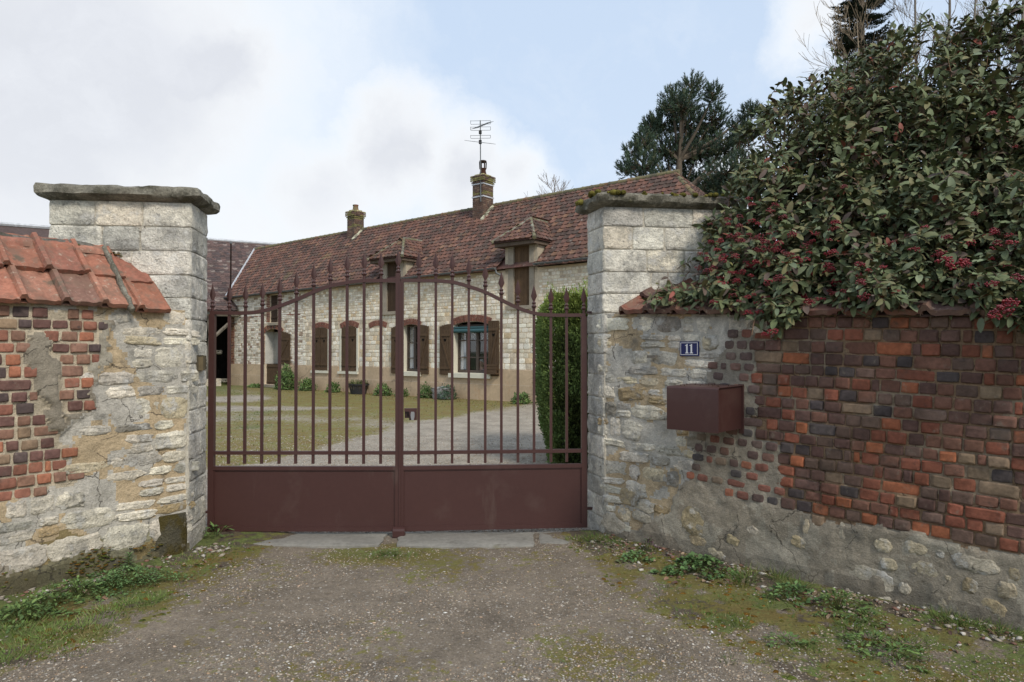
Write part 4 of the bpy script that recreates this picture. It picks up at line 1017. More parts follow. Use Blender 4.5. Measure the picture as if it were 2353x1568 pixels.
# dormers
def dormer(a, b, d0, d1, z0, zd, ze_, za, sl_, sr_):
    g = grp('dormer', HOUSE); sc = (sl_ + sr_) / 2
    mb = MB(); hbox(mb, a, d0 - .14, 3.8, ze_ - .05, -.5, .0, (.42, .36, .27)); hbox(mb, d1 + .14, b, 3.8, ze_ - .05, -.5, .0, (.42, .36, .27)); hbox(mb, d0 - .14, d1 + .14, zd, ze_ - .05, -.5, -.02, (.3, .26, .2))
    for s in (a, b - .02): hbox(mb, s, s + .02, 3.8, ze_ - .05, -1.0, -.5, (.42, .36, .27))
    hbox(mb, d0, d1, z0, zd, -.12, -.06, (.1, .08, .06)); mb.build('cheek', M['mortar_house'], g)
    for (u, v) in ((d0 - .20, d0), (d1, d1 + .17)): mb = MB(); hbox(mb, u, v, z0, zd + .02, -.1, .028); mb.build('jamb', M['jamb'], g)
    mb = MB(); hbox(mb, d0 - .26, d1 + .22, z0 - .11, z0, -.06, .09); mb.build('sill', M['jamb'], g)
    n = 5
    for k in range(n): mb = MB(); hbox(mb, d0 + (d1 - d0) * k / n + .004, d0 + (d1 - d0) * (k + 1) / n - .004, z0 + .01, zd - .01, -.055, -.03 + random.uniform(-.003, .003), jit((1.25, 1.2, 1.1), .12)); mb.build('plank', M['loft' if a < 12 else 'wood'], g)
    mb = MB(); hbox(mb, sl_ + .06, sr_ - .06, ze_ - .14, ze_ - .03, -.9, .28, (.6, .5, .45)); mb.build('soffit', M['oldwood'], g)
    A, B = HF.p(sl_, ze_, .35), HF.p(sr_, ze_, .35); C_, D_ = HF.p(sc, za, -.55), HF.p(sc, za, -1.65); El, Er = HF.p(sl_, ze_, -.75), HF.p(sr_, ze_, -.75)
    dz = Vector((0, 0, -.03)); mb = MB(); mb.add([p + dz for p in (A, B, C_, D_, El, Er)], [(0, 1, 2), (1, 5, 3, 2), (0, 2, 3, 4)], (.12, .06, .05)); mb.build('underlay', M['tile'], g)
    t = tile_fill([A, B, C_], HF.d, .19, .19, RT, PAL_RF) + tile_fill([B, Er, D_, C_], -HF.n, .19, .19, RT, PAL_RF) + tile_fill([A, El, D_, C_], HF.n, .19, .19, RT, PAL_RF)
    for me, mw, c, k in t: part('roof_tile', me, g, mw, c)
    for p, q in ((A, C_), (B, C_), (C_, D_)): ridge_row(p, q, g, .055, .22, ((1, (.20, .19, .15)), (1, (.26, .25, .20))))
    mb = MB(); mb.add([Er + HF.d * .03 + Vector((0, 0, .05)), Er + HF.d * .22 + Vector((0, 0, .12)), D_ + HF.d * .28 + Vector((0, 0, -.12)), D_ + HF.d * .12 + Vector((0, 0, -.2))], [(0, 1, 2, 3)]); mb.build('flashing', M['lead'], g)
    return g
dormer(9.95, 11.25, 10.30, 10.98, 2.87, 4.62, 4.70, 5.48, 9.66, 11.44)
dormer(15.60, 16.80, 15.93, 16.52, 2.84, 4.66, 4.74, 5.50, 15.36, 16.95)
# chimneys
def chimney(s, o, w_, dp, ztop, pot, bands):
    g = grp('chimney', HOUSE); zb_ = zrg(s) - .75
    def cbox(mb, e, z0, z1, col): mb.box((s - w_ / 2 - e, -(o + dp / 2) - e, z0), (s + w_ / 2 + e, -(o - dp / 2) + e, z1), lambda x, y, z: HF.p(x, z, y), col)
    mb = MB(); cbox(mb, -.006, zb_, ztop - .06, (.34, .27, .2)); mb.build('core', M['mortar_house'], g)
    f1 = Frame((HF.p(s - w_ / 2, 0, -(o - dp / 2)))[:2], HF.d[:2]); f2 = Frame((HF.p(s + w_ / 2, 0, -(o - dp / 2)))[:2], (-HF.n)[:2]); out = []
    z = zb_; k = 0
    while z < ztop - .06:
        e = .0 if z < ztop - .34 else (.03 if z < ztop - .26 else .06)
        mossy = z > ztop - .4 or (ztop - .75 < z < ztop - .6)
        for f, Lw in ((f1, w_), (f2, dp)):
            x = -e
            while x < Lw + e - .01:
                bw = .11 if (k % 2 and x < 0.01) or random.random() < .3 else .2
                if Lw + e - (x + bw) < .07: bw = Lw + e - x
                c = pick([(3, (.14, .085, .065)), (2, (.11, .075, .062)), (1, (.19, .13, .095))])
                if mossy and random.random() < .6: c = (.19, .17, .07)
                out.append((random.choice(HB), f.mat(x + bw / 2, z + .033, e - .002, bw - .012, .056, .012), jit(c, .2), 1)); x += bw
        z += .068; k += 1
    for me, mw, c, _ in out: part('brick', me, g, mw, c)
    mb = MB(); cbox(mb, .05, ztop - .06, ztop - .01, (.5, .45, .25)); cbox(mb, -.05, ztop - .01, ztop + .05, (.5, .45, .25)); mb.build('chimney_cap', M['cap'], g)
    for zz in bands:
        mb = MB()
        for (x0, x1, y0, y1) in ((-w_ / 2 - .022, w_ / 2 + .022, dp / 2 + .014, dp / 2 + .022), (-w_ / 2 - .022, w_ / 2 + .022, -dp / 2 - .022, -dp / 2 - .014), (-w_ / 2 - .022, -w_ / 2 - .014, -dp / 2 - .01, dp / 2 + .01), (w_ / 2 + .014, w_ / 2 + .022, -dp / 2 - .01, dp / 2 + .01)):
            mb.box((s + x0, -o + y0, zz), (s + x1, -o + y1, zz + .045), lambda x, y, z: HF.p(x, z, y))
        mb.build('strap', M['lead'], g)
    mb = MB(); c = HF.p(s, ztop + .03, -o)
    if pot == 2:
        mb.lathe([(.13, 0), (.13, .05), (.10, .18), (.11, .22), (.12, .24), (.12, .26)], c, 12, (.20, .10, .08))
        mb.lathe([(.12, .48), (.13, .50), (.13, .53), (.11, .54)], c, 12, (.13, .09, .08))
        for k in range(6): a = k * math.pi / 3; mb.tube([c + Vector((.11 * math.cos(a), .11 * math.sin(a), .25)), c + Vector((.12 * math.cos(a), .12 * math.sin(a), .49))], .02, 4, (.13, .09, .08))
    else: mb.lathe([(.14, 0), (.115, .12), (.11, .20), (.125, .22), (.125, .25), (.09, .26)], c, 12, (.24, .11, .08))
    mb.build('chimney_pot', M['ridge'] if pot == 1 else M['jamb'], g, True, 40)
    mb = MB()                                                   # mortar fillet up the side
    lofted([[HF.p(s + w_ / 2 + a, zz, -oo) for (a, zz, oo) in ((0, rz, q), (.16, rz - .06, q), (.16, rz - .12, q), (0, rz - .1, q))] for q, rz in [(qq, (roofp(s, qq).z if qq < 2.7 else roofp(s, 2.7).z) + .10) for qq in np.linspace(o - dp / 2 - .15, 2.75, 5)]], (.5, .48, .35), mb)
    mb.build('flaunching', M['cap'], g)
    return g
c1s = so_(HF.p(5.45, 0, -2.55))[0]
chimney(5.42, 2.52, .48, .50, 7.40, 1, ()); chimney(12.62, 2.42, .50, .55, 7.72, 2, (7.38, 6.93))
# television aerial
ap = HF.p(12.78, 6.7, -2.12)
AN = thing('tv_aerial', ap, 'tall thin television aerial strapped to the larger chimney', 'aerial')
tp = Vector((ap.x - .02, ap.y, 9.62)); mb = MB(); mb.tube([Vector((ap.x, ap.y, 6.75)), tp], .021, 6); mb.build('mast', M['zinc'], AN)
def yagi(c, d, ln, els, w0, w1, r, name, both=True):
    d = Vector(d).normalized(); sd_ = d.cross(Vector((0, 0, 1))).normalized(); mb = MB(); mb.tube([c - d * ln * .35, c + d * ln * .65], r * 1.5, 4)
    for i in range(els):
        f = i / (els - 1); q = c - d * ln * .35 + d * ln * f; w_ = lerp(w0, w1, f); mb.tube([q - sd_ * w_ / 2, q + sd_ * w_ / 2], r, 4)
    return mb.build(name, M['zinc'], AN)
yagi(Vector((tp.x, tp.y, 8.85)), (.35, -.9, -.32),   .8, 6, 1.0, .8, .006, 'lower_antenna')
yagi(Vector((tp.x, tp.y, 9.42)), (.45, .75, .45), 1.1, 9, .36, .30, .007, 'upper_antenna')
mb = MB()
for zz in (9.62, 9.50, 9.40, 9.28, 9.10, 9.00):
    a, b = Vector((tp.x - .34, tp.y + .05, zz)), Vector((tp.x + .36, tp.y - .05, zz - .02)); mb.tube([a, b], .007, 4)
for z0_, z1_ in ((9.62, 9.50), (9.40, 9.28), (9.10, 9.0)):
    for x in (-.34, .36): mb.tube([Vector((tp.x + x, tp.y, z0_)), Vector((tp.x + x, tp.y, z1_))], .007, 4)
mb.build('reflector', M['zinc'], AN)
mb = MB(); mb.box((tp.x - .05, tp.y - .05, 8.8), (tp.x + .05, tp.y + .05, 8.92)); mb.box((tp.x - .05, tp.y - .05, 9.15), (tp.x + .05, tp.y + .05, 9.26)); mb.build('clamp', M['plastic'], AN)

# ------------------------------------------------------------------ the man at the window
def skinned(name, joints, edges, mat, parent, sub=2):
    me = bpy.data.meshes.new(name); me.from_pydata([j[:3] for j in joints], edges, []); o = bpy.data.objects.new(name, me); COL.objects.link(o)
    mod = o.modifiers.new('skin', 'SKIN')
    for i, j in enumerate(joints): me.skin_vertices[0].data[i].radius = (j[3], j[4] if len(j) > 4 else j[3])
    me.skin_vertices[0].data[0].use_root = True; ms = o.modifiers.new('sub', 'SUBSURF'); ms.levels = sub; ms.render_levels = sub
    me.materials.append(mat)
    dg = bpy.context.evaluated_depsgraph_get(); ev = o.evaluated_get(dg); m2 = bpy.data.meshes.new_from_object(ev); m2.name = name
    bpy.data.objects.remove(o)
    V = [v.co.copy() for v in m2.vertices]; Fc = [tuple(p.vertices) for p in m2.polygons]
    me2 = newmesh(name, V, Fc, None, mat, True); return me2
mp = HF.hit(1107, 836, -.50)
MX = HF.mat(mp[0], 0, -.50, 1, 1, 1, rot=0)     # local: x along the wall, -y towards the window, z up
ps = thing('person', MX @ Vector((0, 0, .1)), 'grey haired man in blue checked shirt sitting behind the right pane of the wide window', 'person')
hz = mp[1]                                      # centre of the head
J = [(0, .05, hz - .68, .15, .12), (0, .03, hz - .50, .16, .12), (0, .02, hz - .32, .18, .12), (0, 0, hz - .22, .13, .09), (0, -.01, hz - .13, .055, .055), (0, -.02, hz - .03, .075, .085), (0, -.02, hz + .06, .070, .080), (0, -.01, hz + .10, .04, .05),
     (-.19, .02, hz - .27, .062), (-.25, -.02, hz - .50, .048), (-.20, -.24, hz - .56, .038), (-.19, -.31, hz - .56, .022), (.19, .02, hz - .27, .062), (.25, -.02, hz - .50, .048), (.20, -.24, hz - .56, .038), (.19, -.31, hz - .56, .022),
     (-.09, -.1, hz - .72, .085), (-.11, -.42, hz - .70, .06), (-.11, -.42, .45, .045), (-.11, -.44, .16, .035), (-.11, -.56, .13, .03), (.09, -.1, hz - .72, .085), (.11, -.42, hz - .70, .06), (.11, -.42, .45, .045), (.11, -.44, .16, .035), (.11, -.56, .13, .03)]
Ed = [(0, 1), (1, 2), (2, 3), (3, 4), (4, 5), (5, 6), (6, 7), (3, 8), (8, 9), (9, 10), (10, 11), (3, 12), (12, 13), (13, 14), (14, 15), (0, 16), (16, 17), (17, 18), (18, 19), (19, 20), (0, 21), (21, 22), (22, 23), (23, 24), (24, 25)]
for sx in (-.19, .19):                          # fingers
    for k in range(4):
        J.append((sx - .022 + .015 * k, -.36 - .006 * (k in (1, 2)), hz - .57, .009)); Ed.append((11 if sx < 0 else 15, len(J) - 1)); J.append((sx - .024 + .016 * k, -.39 - .008 * (k in (1, 2)), hz - .585, .007)); Ed.append((len(J) - 2, len(J) - 1))
    J.append((sx + .035 * (1 if sx < 0 else -1), -.335, hz - .57, .010)); Ed.append((11 if sx < 0 else 15, len(J) - 1))
part('body', skinned('body', J, Ed, M['skin'], None), ps, MX)
Js = [(0, .05, hz - .68, .165, .135), (0, .03, hz - .50, .175, .135), (0, .02, hz - .32, .195, .135), (0, 0, hz - .20, .13, .09), (-.19, .02, hz - .27, .075), (-.25, -.02, hz - .50, .060), (-.205, -.22, hz - .56, .050), (.19, .02, hz - .27, .075), (.25, -.02, hz - .50, .060), (.205, -.22, hz - .56, .050)]
part('shirt', skinned('shirt', Js, [(0, 1), (1, 2), (2, 3), (3, 4), (4, 5), (5, 6), (3, 7), (7, 8), (8, 9)], M['shirt'], None), ps, MX)
mb = MB()                                       # hair: cap over the skull, face left open
n = 14
for j in range(6):
    pass
V = []; Fc = []
for j in range(7):
    th = math.radians(-10 + 100 * j / 6)
    for i in range(n):
        a = 2 * math.pi * i / n; front = max(0, -math.sin(a)); zz = hz + .045 + .095 * math.sin(th) * 1.0 + (.07 * front if j == 0 else (.035 * front if j == 1 else 0)); rr = math.cos(th)
        V.append((.088 * rr * math.cos(a), -.012 + .10 * rr * math.sin(a), zz))
for j in range(6):
    for i in range(n): Fc.append((j * n + i, j * n + (i + 1) % n, (j + 1) * n + (i + 1) % n, (j + 1) * n + i))
mb.add(V, Fc); part('hair', mb.mesh('hair', M['hair'], True), ps, MX)
mb = MB()
for (x, z, r, y) in ((-.03, .005, .010, -.098), (.03, .005, .010, -.098)): mb.lathe([(r * .2, -r), (r, 0), (r * .2, r)], (x, y, hz + z), 6, (.05, .05, .05))
mb.lathe([(.016, -.045), (.018, -.035), (.008, .0), (.005, .01)], (0, -.112, hz), 6, (.9, .85, .8)); mb.box((-.028, -.104, hz - .066), (.028, -.094, hz - .058), None, (.5, .25, .22))
for x in (-.09, .09): mb.lathe([(.006, -.03), (.012, -.01), (.014, .015), (.006, .03)], (x, -.01, hz), 6, (1, .9, .85))
part('face', mb.mesh('face', M['skin'], True), ps, MX)
ch = thing('chair', MX @ Vector((0, 0, .06)), 'plain wooden chair the man sits on behind the window', 'chair')
mb = MB(); mb.box((-.21, -.28, hz - .86), (.21, .18, hz - .82)); part('seat', mb.mesh('seat', M['oldwood']), ch, MX)
for x in (-.18, .18):
    for y in (-.25, .15): mb = MB(); mb.box((x - .02, y - .02, .06), (x + .02, y + .02, hz - .86)); part('leg', mb.mesh('leg', M['oldwood']), ch, MX)
mb = MB(); mb.box((-.2, .16, hz - .82), (.2, .19, hz - .35)); part('backrest', mb.mesh('backrest', M['oldwood']), ch, MX)

# ================================================================== BARN
BF = Frame((-12.45, 29.62), (-.867, -.5), flip=True)            # s runs to the left; out of the wall = towards the yard
BARN = thing('barn', BF.p(5, 0), 'dark open fronted barn with brown diamond tiled roof left of the farmhouse', 'barn')
def bp(s, z, o): return BF.p(s, z, -o)
zA, zB = 3.26, 7.03
Rc = [bp(-.35, zA, -.25), bp(14, zA, -.25), bp(14, zB, 5), bp(-4.4, zB, 5)]
bx0 = bp(-4.4, zB, 5)
mb = MB(); dz = Vector((0, 0, -.06)); mb.add([p + dz for p in Rc] + [bp(-4.4, zA, 10.2), bp(14, zA, 10.2), bp(-.35, zA - .05, 10.2)], [(0, 1, 2, 3), (3, 2, 5, 4)], (.09, .065, .06)); mb.build('roof', M['slate'], BARN)
PAL_S = [(4, (.105, .072, .066)), (3, (.13, .085, .075)), (2, (.085, .065, .062)), (1, (.20, .16, .14))]
pieces_out('roof_tile', tile_fill([Rc[0], bp(3.2, zA, -.25), bp(5.5, zB, 5), Rc[3]], BF.d, .20, .17, SLT, PAL_S), BARN, M['slate'])
mb = MB(); mb.tube([bp(-4.4, zB + .02, 5), bp(14, zB + .02, 5)], .09, 6); mb.build('ridge_flashing', M['lead'], BARN)
mb = MB()
mb.add([bp(14, -.1, 0), bp(14, -.1, 10), bp(14, zA, 10), bp(14, 6.9, 5), bp(14, zA, 0)], [(0, 1, 2, 3, 4)], (.10, .085, .07)); mb.add([bp(-4, -.1, 6), bp(14, -.1, 6), bp(14, 6, 6), bp(-4, 6, 6)], [(0, 1, 2, 3)], (.10, .085, .07)); mb.add([bp(-1.6, -.1, .4), bp(-4, -.1, 6), bp(-4, 6, 6), bp(-1.6, 3.3, .4)], [(0, 1, 2, 3)], (.10, .085, .07))
mb.build('wall', M['oldwood'], BARN)
for k, s in enumerate((.55, 5.2, 9.6)):
    mb = MB(); mb.tube([BF.p(s + .04, .30, -.05), BF.p(s + .06, 1.2, -.05), BF.p(s - .02, 2.2, -.04), BF.p(s + .05, 3.1, -.05)], [.17, .15, .14, .16], 8); mb.build('post', M['oldwood'], BARN, True)
    mb = MB(); mb.tube([BF.p(s, 2.0, -.05), BF.p(s - .75, 2.75, -.05)], .075, 5); mb.build('brace', M['oldwood'], BARN)
    mb = MB(); lofted([ring_poly([tuple(BF.p(s + a, 0, b)[:2]) for a, b in ((-.38, -.3), (.42, -.3), (.42, .25), (-.38, .25))], z, .12, .05, k, 0) for z in (-.1, .12, .26, .31)], (.42, .38, .32), mb); mb.build('pad_stone', M['lime'], BARN, True, 50)
mb = MB(); mb.box((-.9, -.15, 3.0), (14, .1, 3.2), lambda x, y, z: BF.p(x, z, y)); mb.build('beam', M['oldwood'], BARN)
gutter(-.9, 14, BARN, BF, 3.16, -.28)
ls = []
for k in range(14):
    s = random.uniform(-.9, 1.6); z = random.choice((.15, .4, .65, .9, 1.15, 1.45)); ls.append((random.choice(ST), BF.mat(s, z, -1.6, random.uniform(.25, .4), .2, .2), jit((.30, .28, .24), .2), 1))
for me, mw, c, _ in ls: part('stone', me, BARN, mw, c)
pb = ground(531, 886); PO = thing('metal_pole', (pb[0] + .1, pb[1] - .35, 0), 'tall thin brown metal pole standing at the barn and farmhouse corner', 'pole')
p0 = Vector((pb[0] + .1, pb[1] - .35, 0)); mb = MB(); mb.tube([p0, p0 + Vector((0, 0, 6.15))], .03, 6, (.09, .05, .045)); mb.build('shaft', M['bark'], PO)
mb = MB(); mb.tube([p0 + Vector((0, 0, 5.7)), p0 + Vector((-.18, 0, 5.7))], .012, 4); mb.tube([p0 + Vector((0, 0, 6.15)), p0 + Vector((0, 0, 6.22))], .055, 6); mb.build('bracket', M['zinc'], PO)

# ================================================================== GATE
class GF:
    """plane of one leaf: s along it, t towards the road, z up"""
    def __init__(g, fr): g.f = fr
    def box(g, mb, s0, s1, z0, z1, t0, t1, col=(1, 1, 1)): return mb.box((s0, t0, z0), (s1, t1, z1), lambda x, y, z: g.f.p(x, z, y), col)
def gate_leaf(fr, s_h, s_c, hinge_px, bars_px, rail_px, label, right):
    root = thing('gate_leaf', fr.p((s_h + s_c) / 2, 0.02), label, 'gate', 'leaves of the driveway gate'); G = GF(fr)
    Z = lambda px, py: fr.hit(px, py)[1]
    S = lambda px, py=900: fr.hit(px, py)[0]
    ref = hinge_px
    zb_, zpt, zmid = .035, Z(ref, 1076 if not right else 1070), Z(ref, 1041 if not right else 1036)
    zrail = Z(*rail_px[0]) if not right else Z(*rail_px[-1])
    sh, sc = (s_h, s_c)
    d = 1 if s_c > s_h else -1
    def P(name, fn):
        mb = MB(); fn(mb); o = mb.build(name, M['gate'], root, False)
        return o
    w1 = .046; w2 = .025 if right else .036
    lo, hi = sorted((sh, sh + d * w1)); P('stile', lambda mb: G.box(mb, lo, hi, zb_, zrail - .014, -.022, .022))
    zc = Z(919, 628); lo2, hi2 = sorted((sc, sc - d * w2)); P('stile', lambda mb: G.box(mb, lo2, hi2, zb_, zc if not right else Z(930, 646), -.022, .022))
    a, b = min(hi, hi2), max(lo, lo2)
    P('bottom_rail', lambda mb: G.box(mb, a, b, zb_, zb_ + .032, -.020, .020))
    P('middle_rail', lambda mb: G.box(mb, a, b, zpt - .014, zpt + .016, -.020, .020))
    P('lower_bar_rail', lambda mb: G.box(mb, a, b, zmid - .013, zmid + .015, -.0175, .0175))
    def pn(mb):
        G.box(mb, a, b, zb_ + .032, zpt - .014, -.006, .006)
    P('panel', pn)
    def trim(mb):
        for (x0, x1, z0, z1) in ((a, b, zb_ + .032, zb_ + .040), (a, b, zpt - .022, zpt - .014), (a, a + .008, zb_ + .04, zpt - .022), (b - .008, b, zb_ + .04, zpt - .022)): G.box(mb, x0, x1, z0, z1, .006, .014)
    P('panel_bead', trim)
    # swept top rail: smooth curve through the measured points
    pts = [(S(*p), Z(*p)) for p in rail_px]; fine = []
    for i in range(len(pts) - 1):
        p0 = pts[max(i - 1, 0)]; p1 = pts[i]; p2 = pts[i + 1]; p3 = pts[min(i + 2, len(pts) - 1)]
        for k in range(6):
            t = k / 6; fine.append(tuple(.5 * (2 * p1[q] + (p2[q] - p0[q]) * t + (2 * p0[q] - 5 * p1[q] + 4 * p2[q] - p3[q]) * t * t + (3 * p1[q] - 3 * p2[q] + p3[q] - p0[q]) * t ** 3) for q in (0, 1)))
    fine.append(pts[-1])
    def rail(mb):
        R = []
        for i, (s, z) in enumerate(fine):
            u = Vector((fine[min(i + 1, len(fine) - 1)][0] - fine[max(i - 1, 0)][0], fine[min(i + 1, len(fine) - 1)][1] - fine[max(i - 1, 0)][1])).normalized(); nx_, nz2 = -u.y * .014, u.x * .014
            R.append([fr.p(s - nx_, z - nz2, -.018), fr.p(s - nx_, z - nz2, .018), fr.p(s + nx_, z + nz2, .018), fr.p(s + nx_, z + nz2, -.018)])
        lofted(R, (1, 1, 1), mb)
    P('top_rail', rail)
    def zr_at(s):
        f2 = sorted(fine)
        if s <= f2[0][0]: return f2[0][1]
        for p, q in zip(f2, f2[1:]):
            if p[0] <= s <= q[0]: return lerp(p[1], q[1], (s - p[0]) / max(q[0] - p[0], 1e-6))
        return f2[-1][1]
    zl = Z(ref, 1066 if not right else 1061)
    def finial(s, z):
        mb = MB(); c = fr.p(s, z)
        mb.lathe([(.0125, -.03), (.0125, .030), (.019, .036), (.022, .044), (.014, .054), (.012, .062), (.017, .068), (.0175, .074), (.010, .084), (.008, .09)], c, 10)
        hh = [(.086, .007, .007), (.130, .026, .009), (.222, .001, .001)]
        V = []
        for (h, wx, wy) in hh: V += [fr.p(s - wx, z + h), fr.p(s, z + h, wy), fr.p(s + wx, z + h), fr.p(s, z + h, -wy)]
        mb.add(V, [(i * 4 + k, i * 4 + (k + 1) % 4, i * 4 + 4 + (k + 1) % 4, i * 4 + 4 + k) for i in range(2) for k in range(4)] + [(3, 2, 1, 0), (8, 9, 10, 11)])
        o = mb.build('finial', M['gate'], root, True, 35)
    for px in bars_px:
        s = S(px); P('bar', lambda mb: G.box(mb, s - .0105, s + .0105, zl, zr_at(s) - .012, -.0105, .0105)); finial(s, zr_at(s) + .012)
    finial(sh + d * w1 * .5, zrail + .012)
    if not right: finial(sc - d * .018, zc - .03)
    P('hinge_pin', lambda mb: G.box(mb, *sorted((sh - d * .07, sh)), zrail + .012, zrail + .032, -.012, .012))
    P('hinge_pin', lambda mb: G.box(mb, *sorted((sh - d * .06, sh)), .18, .20, -.012, .012))
    return root, G, S, Z, P
FL = Frame((at(480, 1000, GATE_Y).x, GATE_Y), (1, 0))
sC = FL.hit(919.5, 900)[0]
Lf = gate_leaf(FL, 0, sC, 486, [526, 563, 602, 642, 680, 720, 758, 797, 836, 875], [(484, 719), (535, 720), (583, 718.5), (627, 709), (682, 689), (720, 672), (759, 658), (820, 647), (870, 645.5), (911, 646)], 'left leaf of the brown gate, plain without a lock', False)
cR = ground(1347, 1213, .03); o_ = at(919.9, 900, GATE_Y); FR = Frame((o_.x, GATE_Y + .002), (cR[0] - o_.x, cR[1] - GATE_Y))
sH = FR.hit(1348, 900)[0]
root, G, S, Z, P = gate_leaf(FR, sH, 0, 1340, [962, 1001, 1039, 1077, 1115, 1152, 1190, 1227, 1266, 1302], [(922, 645), (990, 645.5), (1039, 649), (1077, 659), (1115, 672), (1152, 690), (1190, 708), (1227, 720), (1266, 724.5), (1345, 724.5)], 'right leaf of the brown gate with the lock case and silver handle', True)
mb = MB(); GF(FL).box(mb, sC - .006, sC + .010, .035, FL.hit(919, 650)[1], .0225, .029); mb.build('cover_strip', M['gate'], Lf[0])
# lock
s0, s1 = S(930), S(957)
lk = grp('lock', root)
mb = MB(); G.box(mb, s0 - .002, s1 + .004, Z(945, 946), Z(945, 938.5), -.014, .014); G.box(mb, S(940.5), s1 + .004, Z(945, 965.5), Z(945, 946), -.014, .014); mb.build('lock_case', M['gate'], lk)
mb = MB(); G.box(mb, s0, S(940.5), Z(935, 961), Z(935, 946), -.016, -.004, (.45, .45, .45)); mb.build('keyhole_recess', M['gate'], lk)
mb = MB(); G.box(mb, S(936.5), S(938), Z(935, 957), Z(935, 951), -.003, .0); mb.build('keyhole', M['hole_paint'], lk)
mb = MB(); hs_ = S(949); R_ = []
for z, w_ in ((Z(945, 964.5), .008), (Z(945, 958), .015), (Z(945, 950), .016), (Z(945, 945.5), .012)): R_.append([fr for fr in (FR.p(hs_ - w_, z, .035), FR.p(hs_ - w_, z, .050), FR.p(hs_ + w_, z, .050), FR.p(hs_ + w_, z, .035))])
lofted(R_, (1, 1, 1), mb); G.box(mb, hs_ - .008, hs_ + .008, Z(945, 957), Z(945, 953), .014, .036); mb.build('handle', M['steel'], lk)
# gate stop on the ground
stp = FL.p(sC, 0); GS = thing('gate_stop', (stp.x, GATE_Y - .05, 0), 'small brown folded metal stop on the ground where the gate leaves meet', 'gate stop')
mb = MB(); R_ = []
for (t, z) in ((.03, .075), (.045, .075), (.062, .066), (.068, .05), (.068, .0)): R_.append((t, z))
V = []
for (t, z) in R_: V += [FL.p(sC - .048, z, t), FL.p(sC + .048, z, t)]
for (t, z) in R_[::-1]: V += [FL.p(sC - .048, max(z - .006, 0), t - .006), FL.p(sC + .048, max(z - .006, 0), t - .006)]
n = len(V) // 2; mb.add(V, [(2 * i, 2 * i + 1, (2 * i + 3) % (2 * n), (2 * i + 2) % (2 * n)) for i in range(n)] + [tuple(range(0, 2 * n, 2))[::-1], tuple(range(1, 2 * n, 2))]); mb.build('plate', M['gate'], GS)
mb = MB(); GF(FL).box(mb, sC - .05, sC + .05, -.02, .03, .02, .055); mb.build('foot', M['gate'], GS)

# ================================================================== letter box and number plate on the right wall
def wall_s(px): return RW.hit(px, 900)[0]
sR = RW.hit(1711, 930)[0]; dpt, wdt = .375, .378; zt, zb2 = 1.262, .968
LB = thing('letter_box', RW.p(sR - wdt / 2, zb2, .1), 'brown steel letter box fixed on the right wall under the number plate', 'letter box')
r = .014; prof = []                             # hood: front and top folded from one sheet
for k in range(5): a = math.pi / 2 * k / 4; prof.append((dpt - r + r * math.cos(a), zt - r + r * math.sin(a)))
mb = MB(); out_ = [(dpt, zb2)] + prof + [(0, zt + .006)]; th_ = .004
inn = [(p[0] - th_, p[1] - (0 if i == 0 else th_)) for i, p in enumerate(out_)]; inn[-1] = (0, zt + .002)
V = []
for (t, z) in out_ + inn[::-1]: V += [RW.p(sR - wdt, z, t), RW.p(sR + .004, z, t)]
n = len(V) // 2; fc = [(2 * i, 2 * ((i + 1) % n), 2 * ((i + 1) % n) + 1, 2 * i + 1) for i in range(n)]
m_ = len(out_)
fc += [(2 * i, 2 * (2 * m_ - 1 - i), 2 * (2 * m_ - 2 - i), 2 * (i + 1)) for i in range(m_ - 1)] + [(2 * i + 1, 2 * (i + 1) + 1, 2 * (2 * m_ - 2 - i) + 1, 2 * (2 * m_ - 1 - i) + 1) for i in range(m_ - 1)]
mb.add(V, fc); mb.build('hood', M['gate'], LB, True, 40)
mb = MB()
for s in (sR - .012, sR - wdt + .004): mb.add([RW.p(s, zb2 + .008, 0), RW.p(s, zb2 + .008, dpt - .006), RW.p(s, zt - .006, dpt - .006), RW.p(s, zt - .002, 0), RW.p(s + .004, zb2 + .008, 0), RW.p(s + .004, zb2 + .008, dpt - .006), RW.p(s + .004, zt - .006, dpt - .006), RW.p(s + .004, zt - .002, 0)], [(3, 2, 1, 0), (4, 5, 6, 7), (0, 1, 5, 4), (1, 2, 6, 5), (2, 3, 7, 6), (3, 0, 4, 7)], (.85, .82, .82))
mb.box((sR - wdt + .004, 0, zb2 + .004), (sR - .008, dpt - .006, zb2 + .009), lambda x, y, z: RW.p(x, z, y)); mb.build('side_panel', M['gate'], LB)
mb = MB(); mb.box((sR - .03, 0.015, zb2 - .03), (sR + .004, .03, zt + .012), lambda x, y, z: RW.p(x, z, y)); mb.build('mounting_flange', M['gate'], LB)
mb = MB()
for _ in range(26):
    q = RW.p(sR - random.uniform(.02, wdt - .02), zt + .005, random.uniform(.03, dpt - .03)); rr = random.uniform(.002, .005); mb.lathe([(rr, -.002), (rr * .8, .001), (rr * .2, rr)], q, 5, (.3, .2, .12))
lt = mb.build('crumbs', M['bark']); tag(lt, 'dark leaf crumbs scattered on top of the letter box', 'leaf litter', kind='stuff')
s0, z0 = RW.hit(1563, 817.5, .022); s1, z1 = RW.hit(1605.5, 785.5, .022)
NP = thing('number_plate', RW.p((s0 + s1) / 2, z0, .02), 'blue and white enamel house number plate reading 11, above the letter box', 'number plate')
cx, cz = (s0 + s1) / 2, (z0 + z1) / 2; W2, H2 = .076, .053
def pl(mb, x0, x1, za, zb_, t0, t1): mb.box((cx + x0, t0, cz + za), (cx + x1, t1, cz + zb_), lambda x, y, z: RW.p(x, z, y))
mb = MB(); pl(mb, -W2, W2, -H2, H2, .014, .026); mb.build('plate', M['enamel'], NP)
mb = MB(); e = .0035
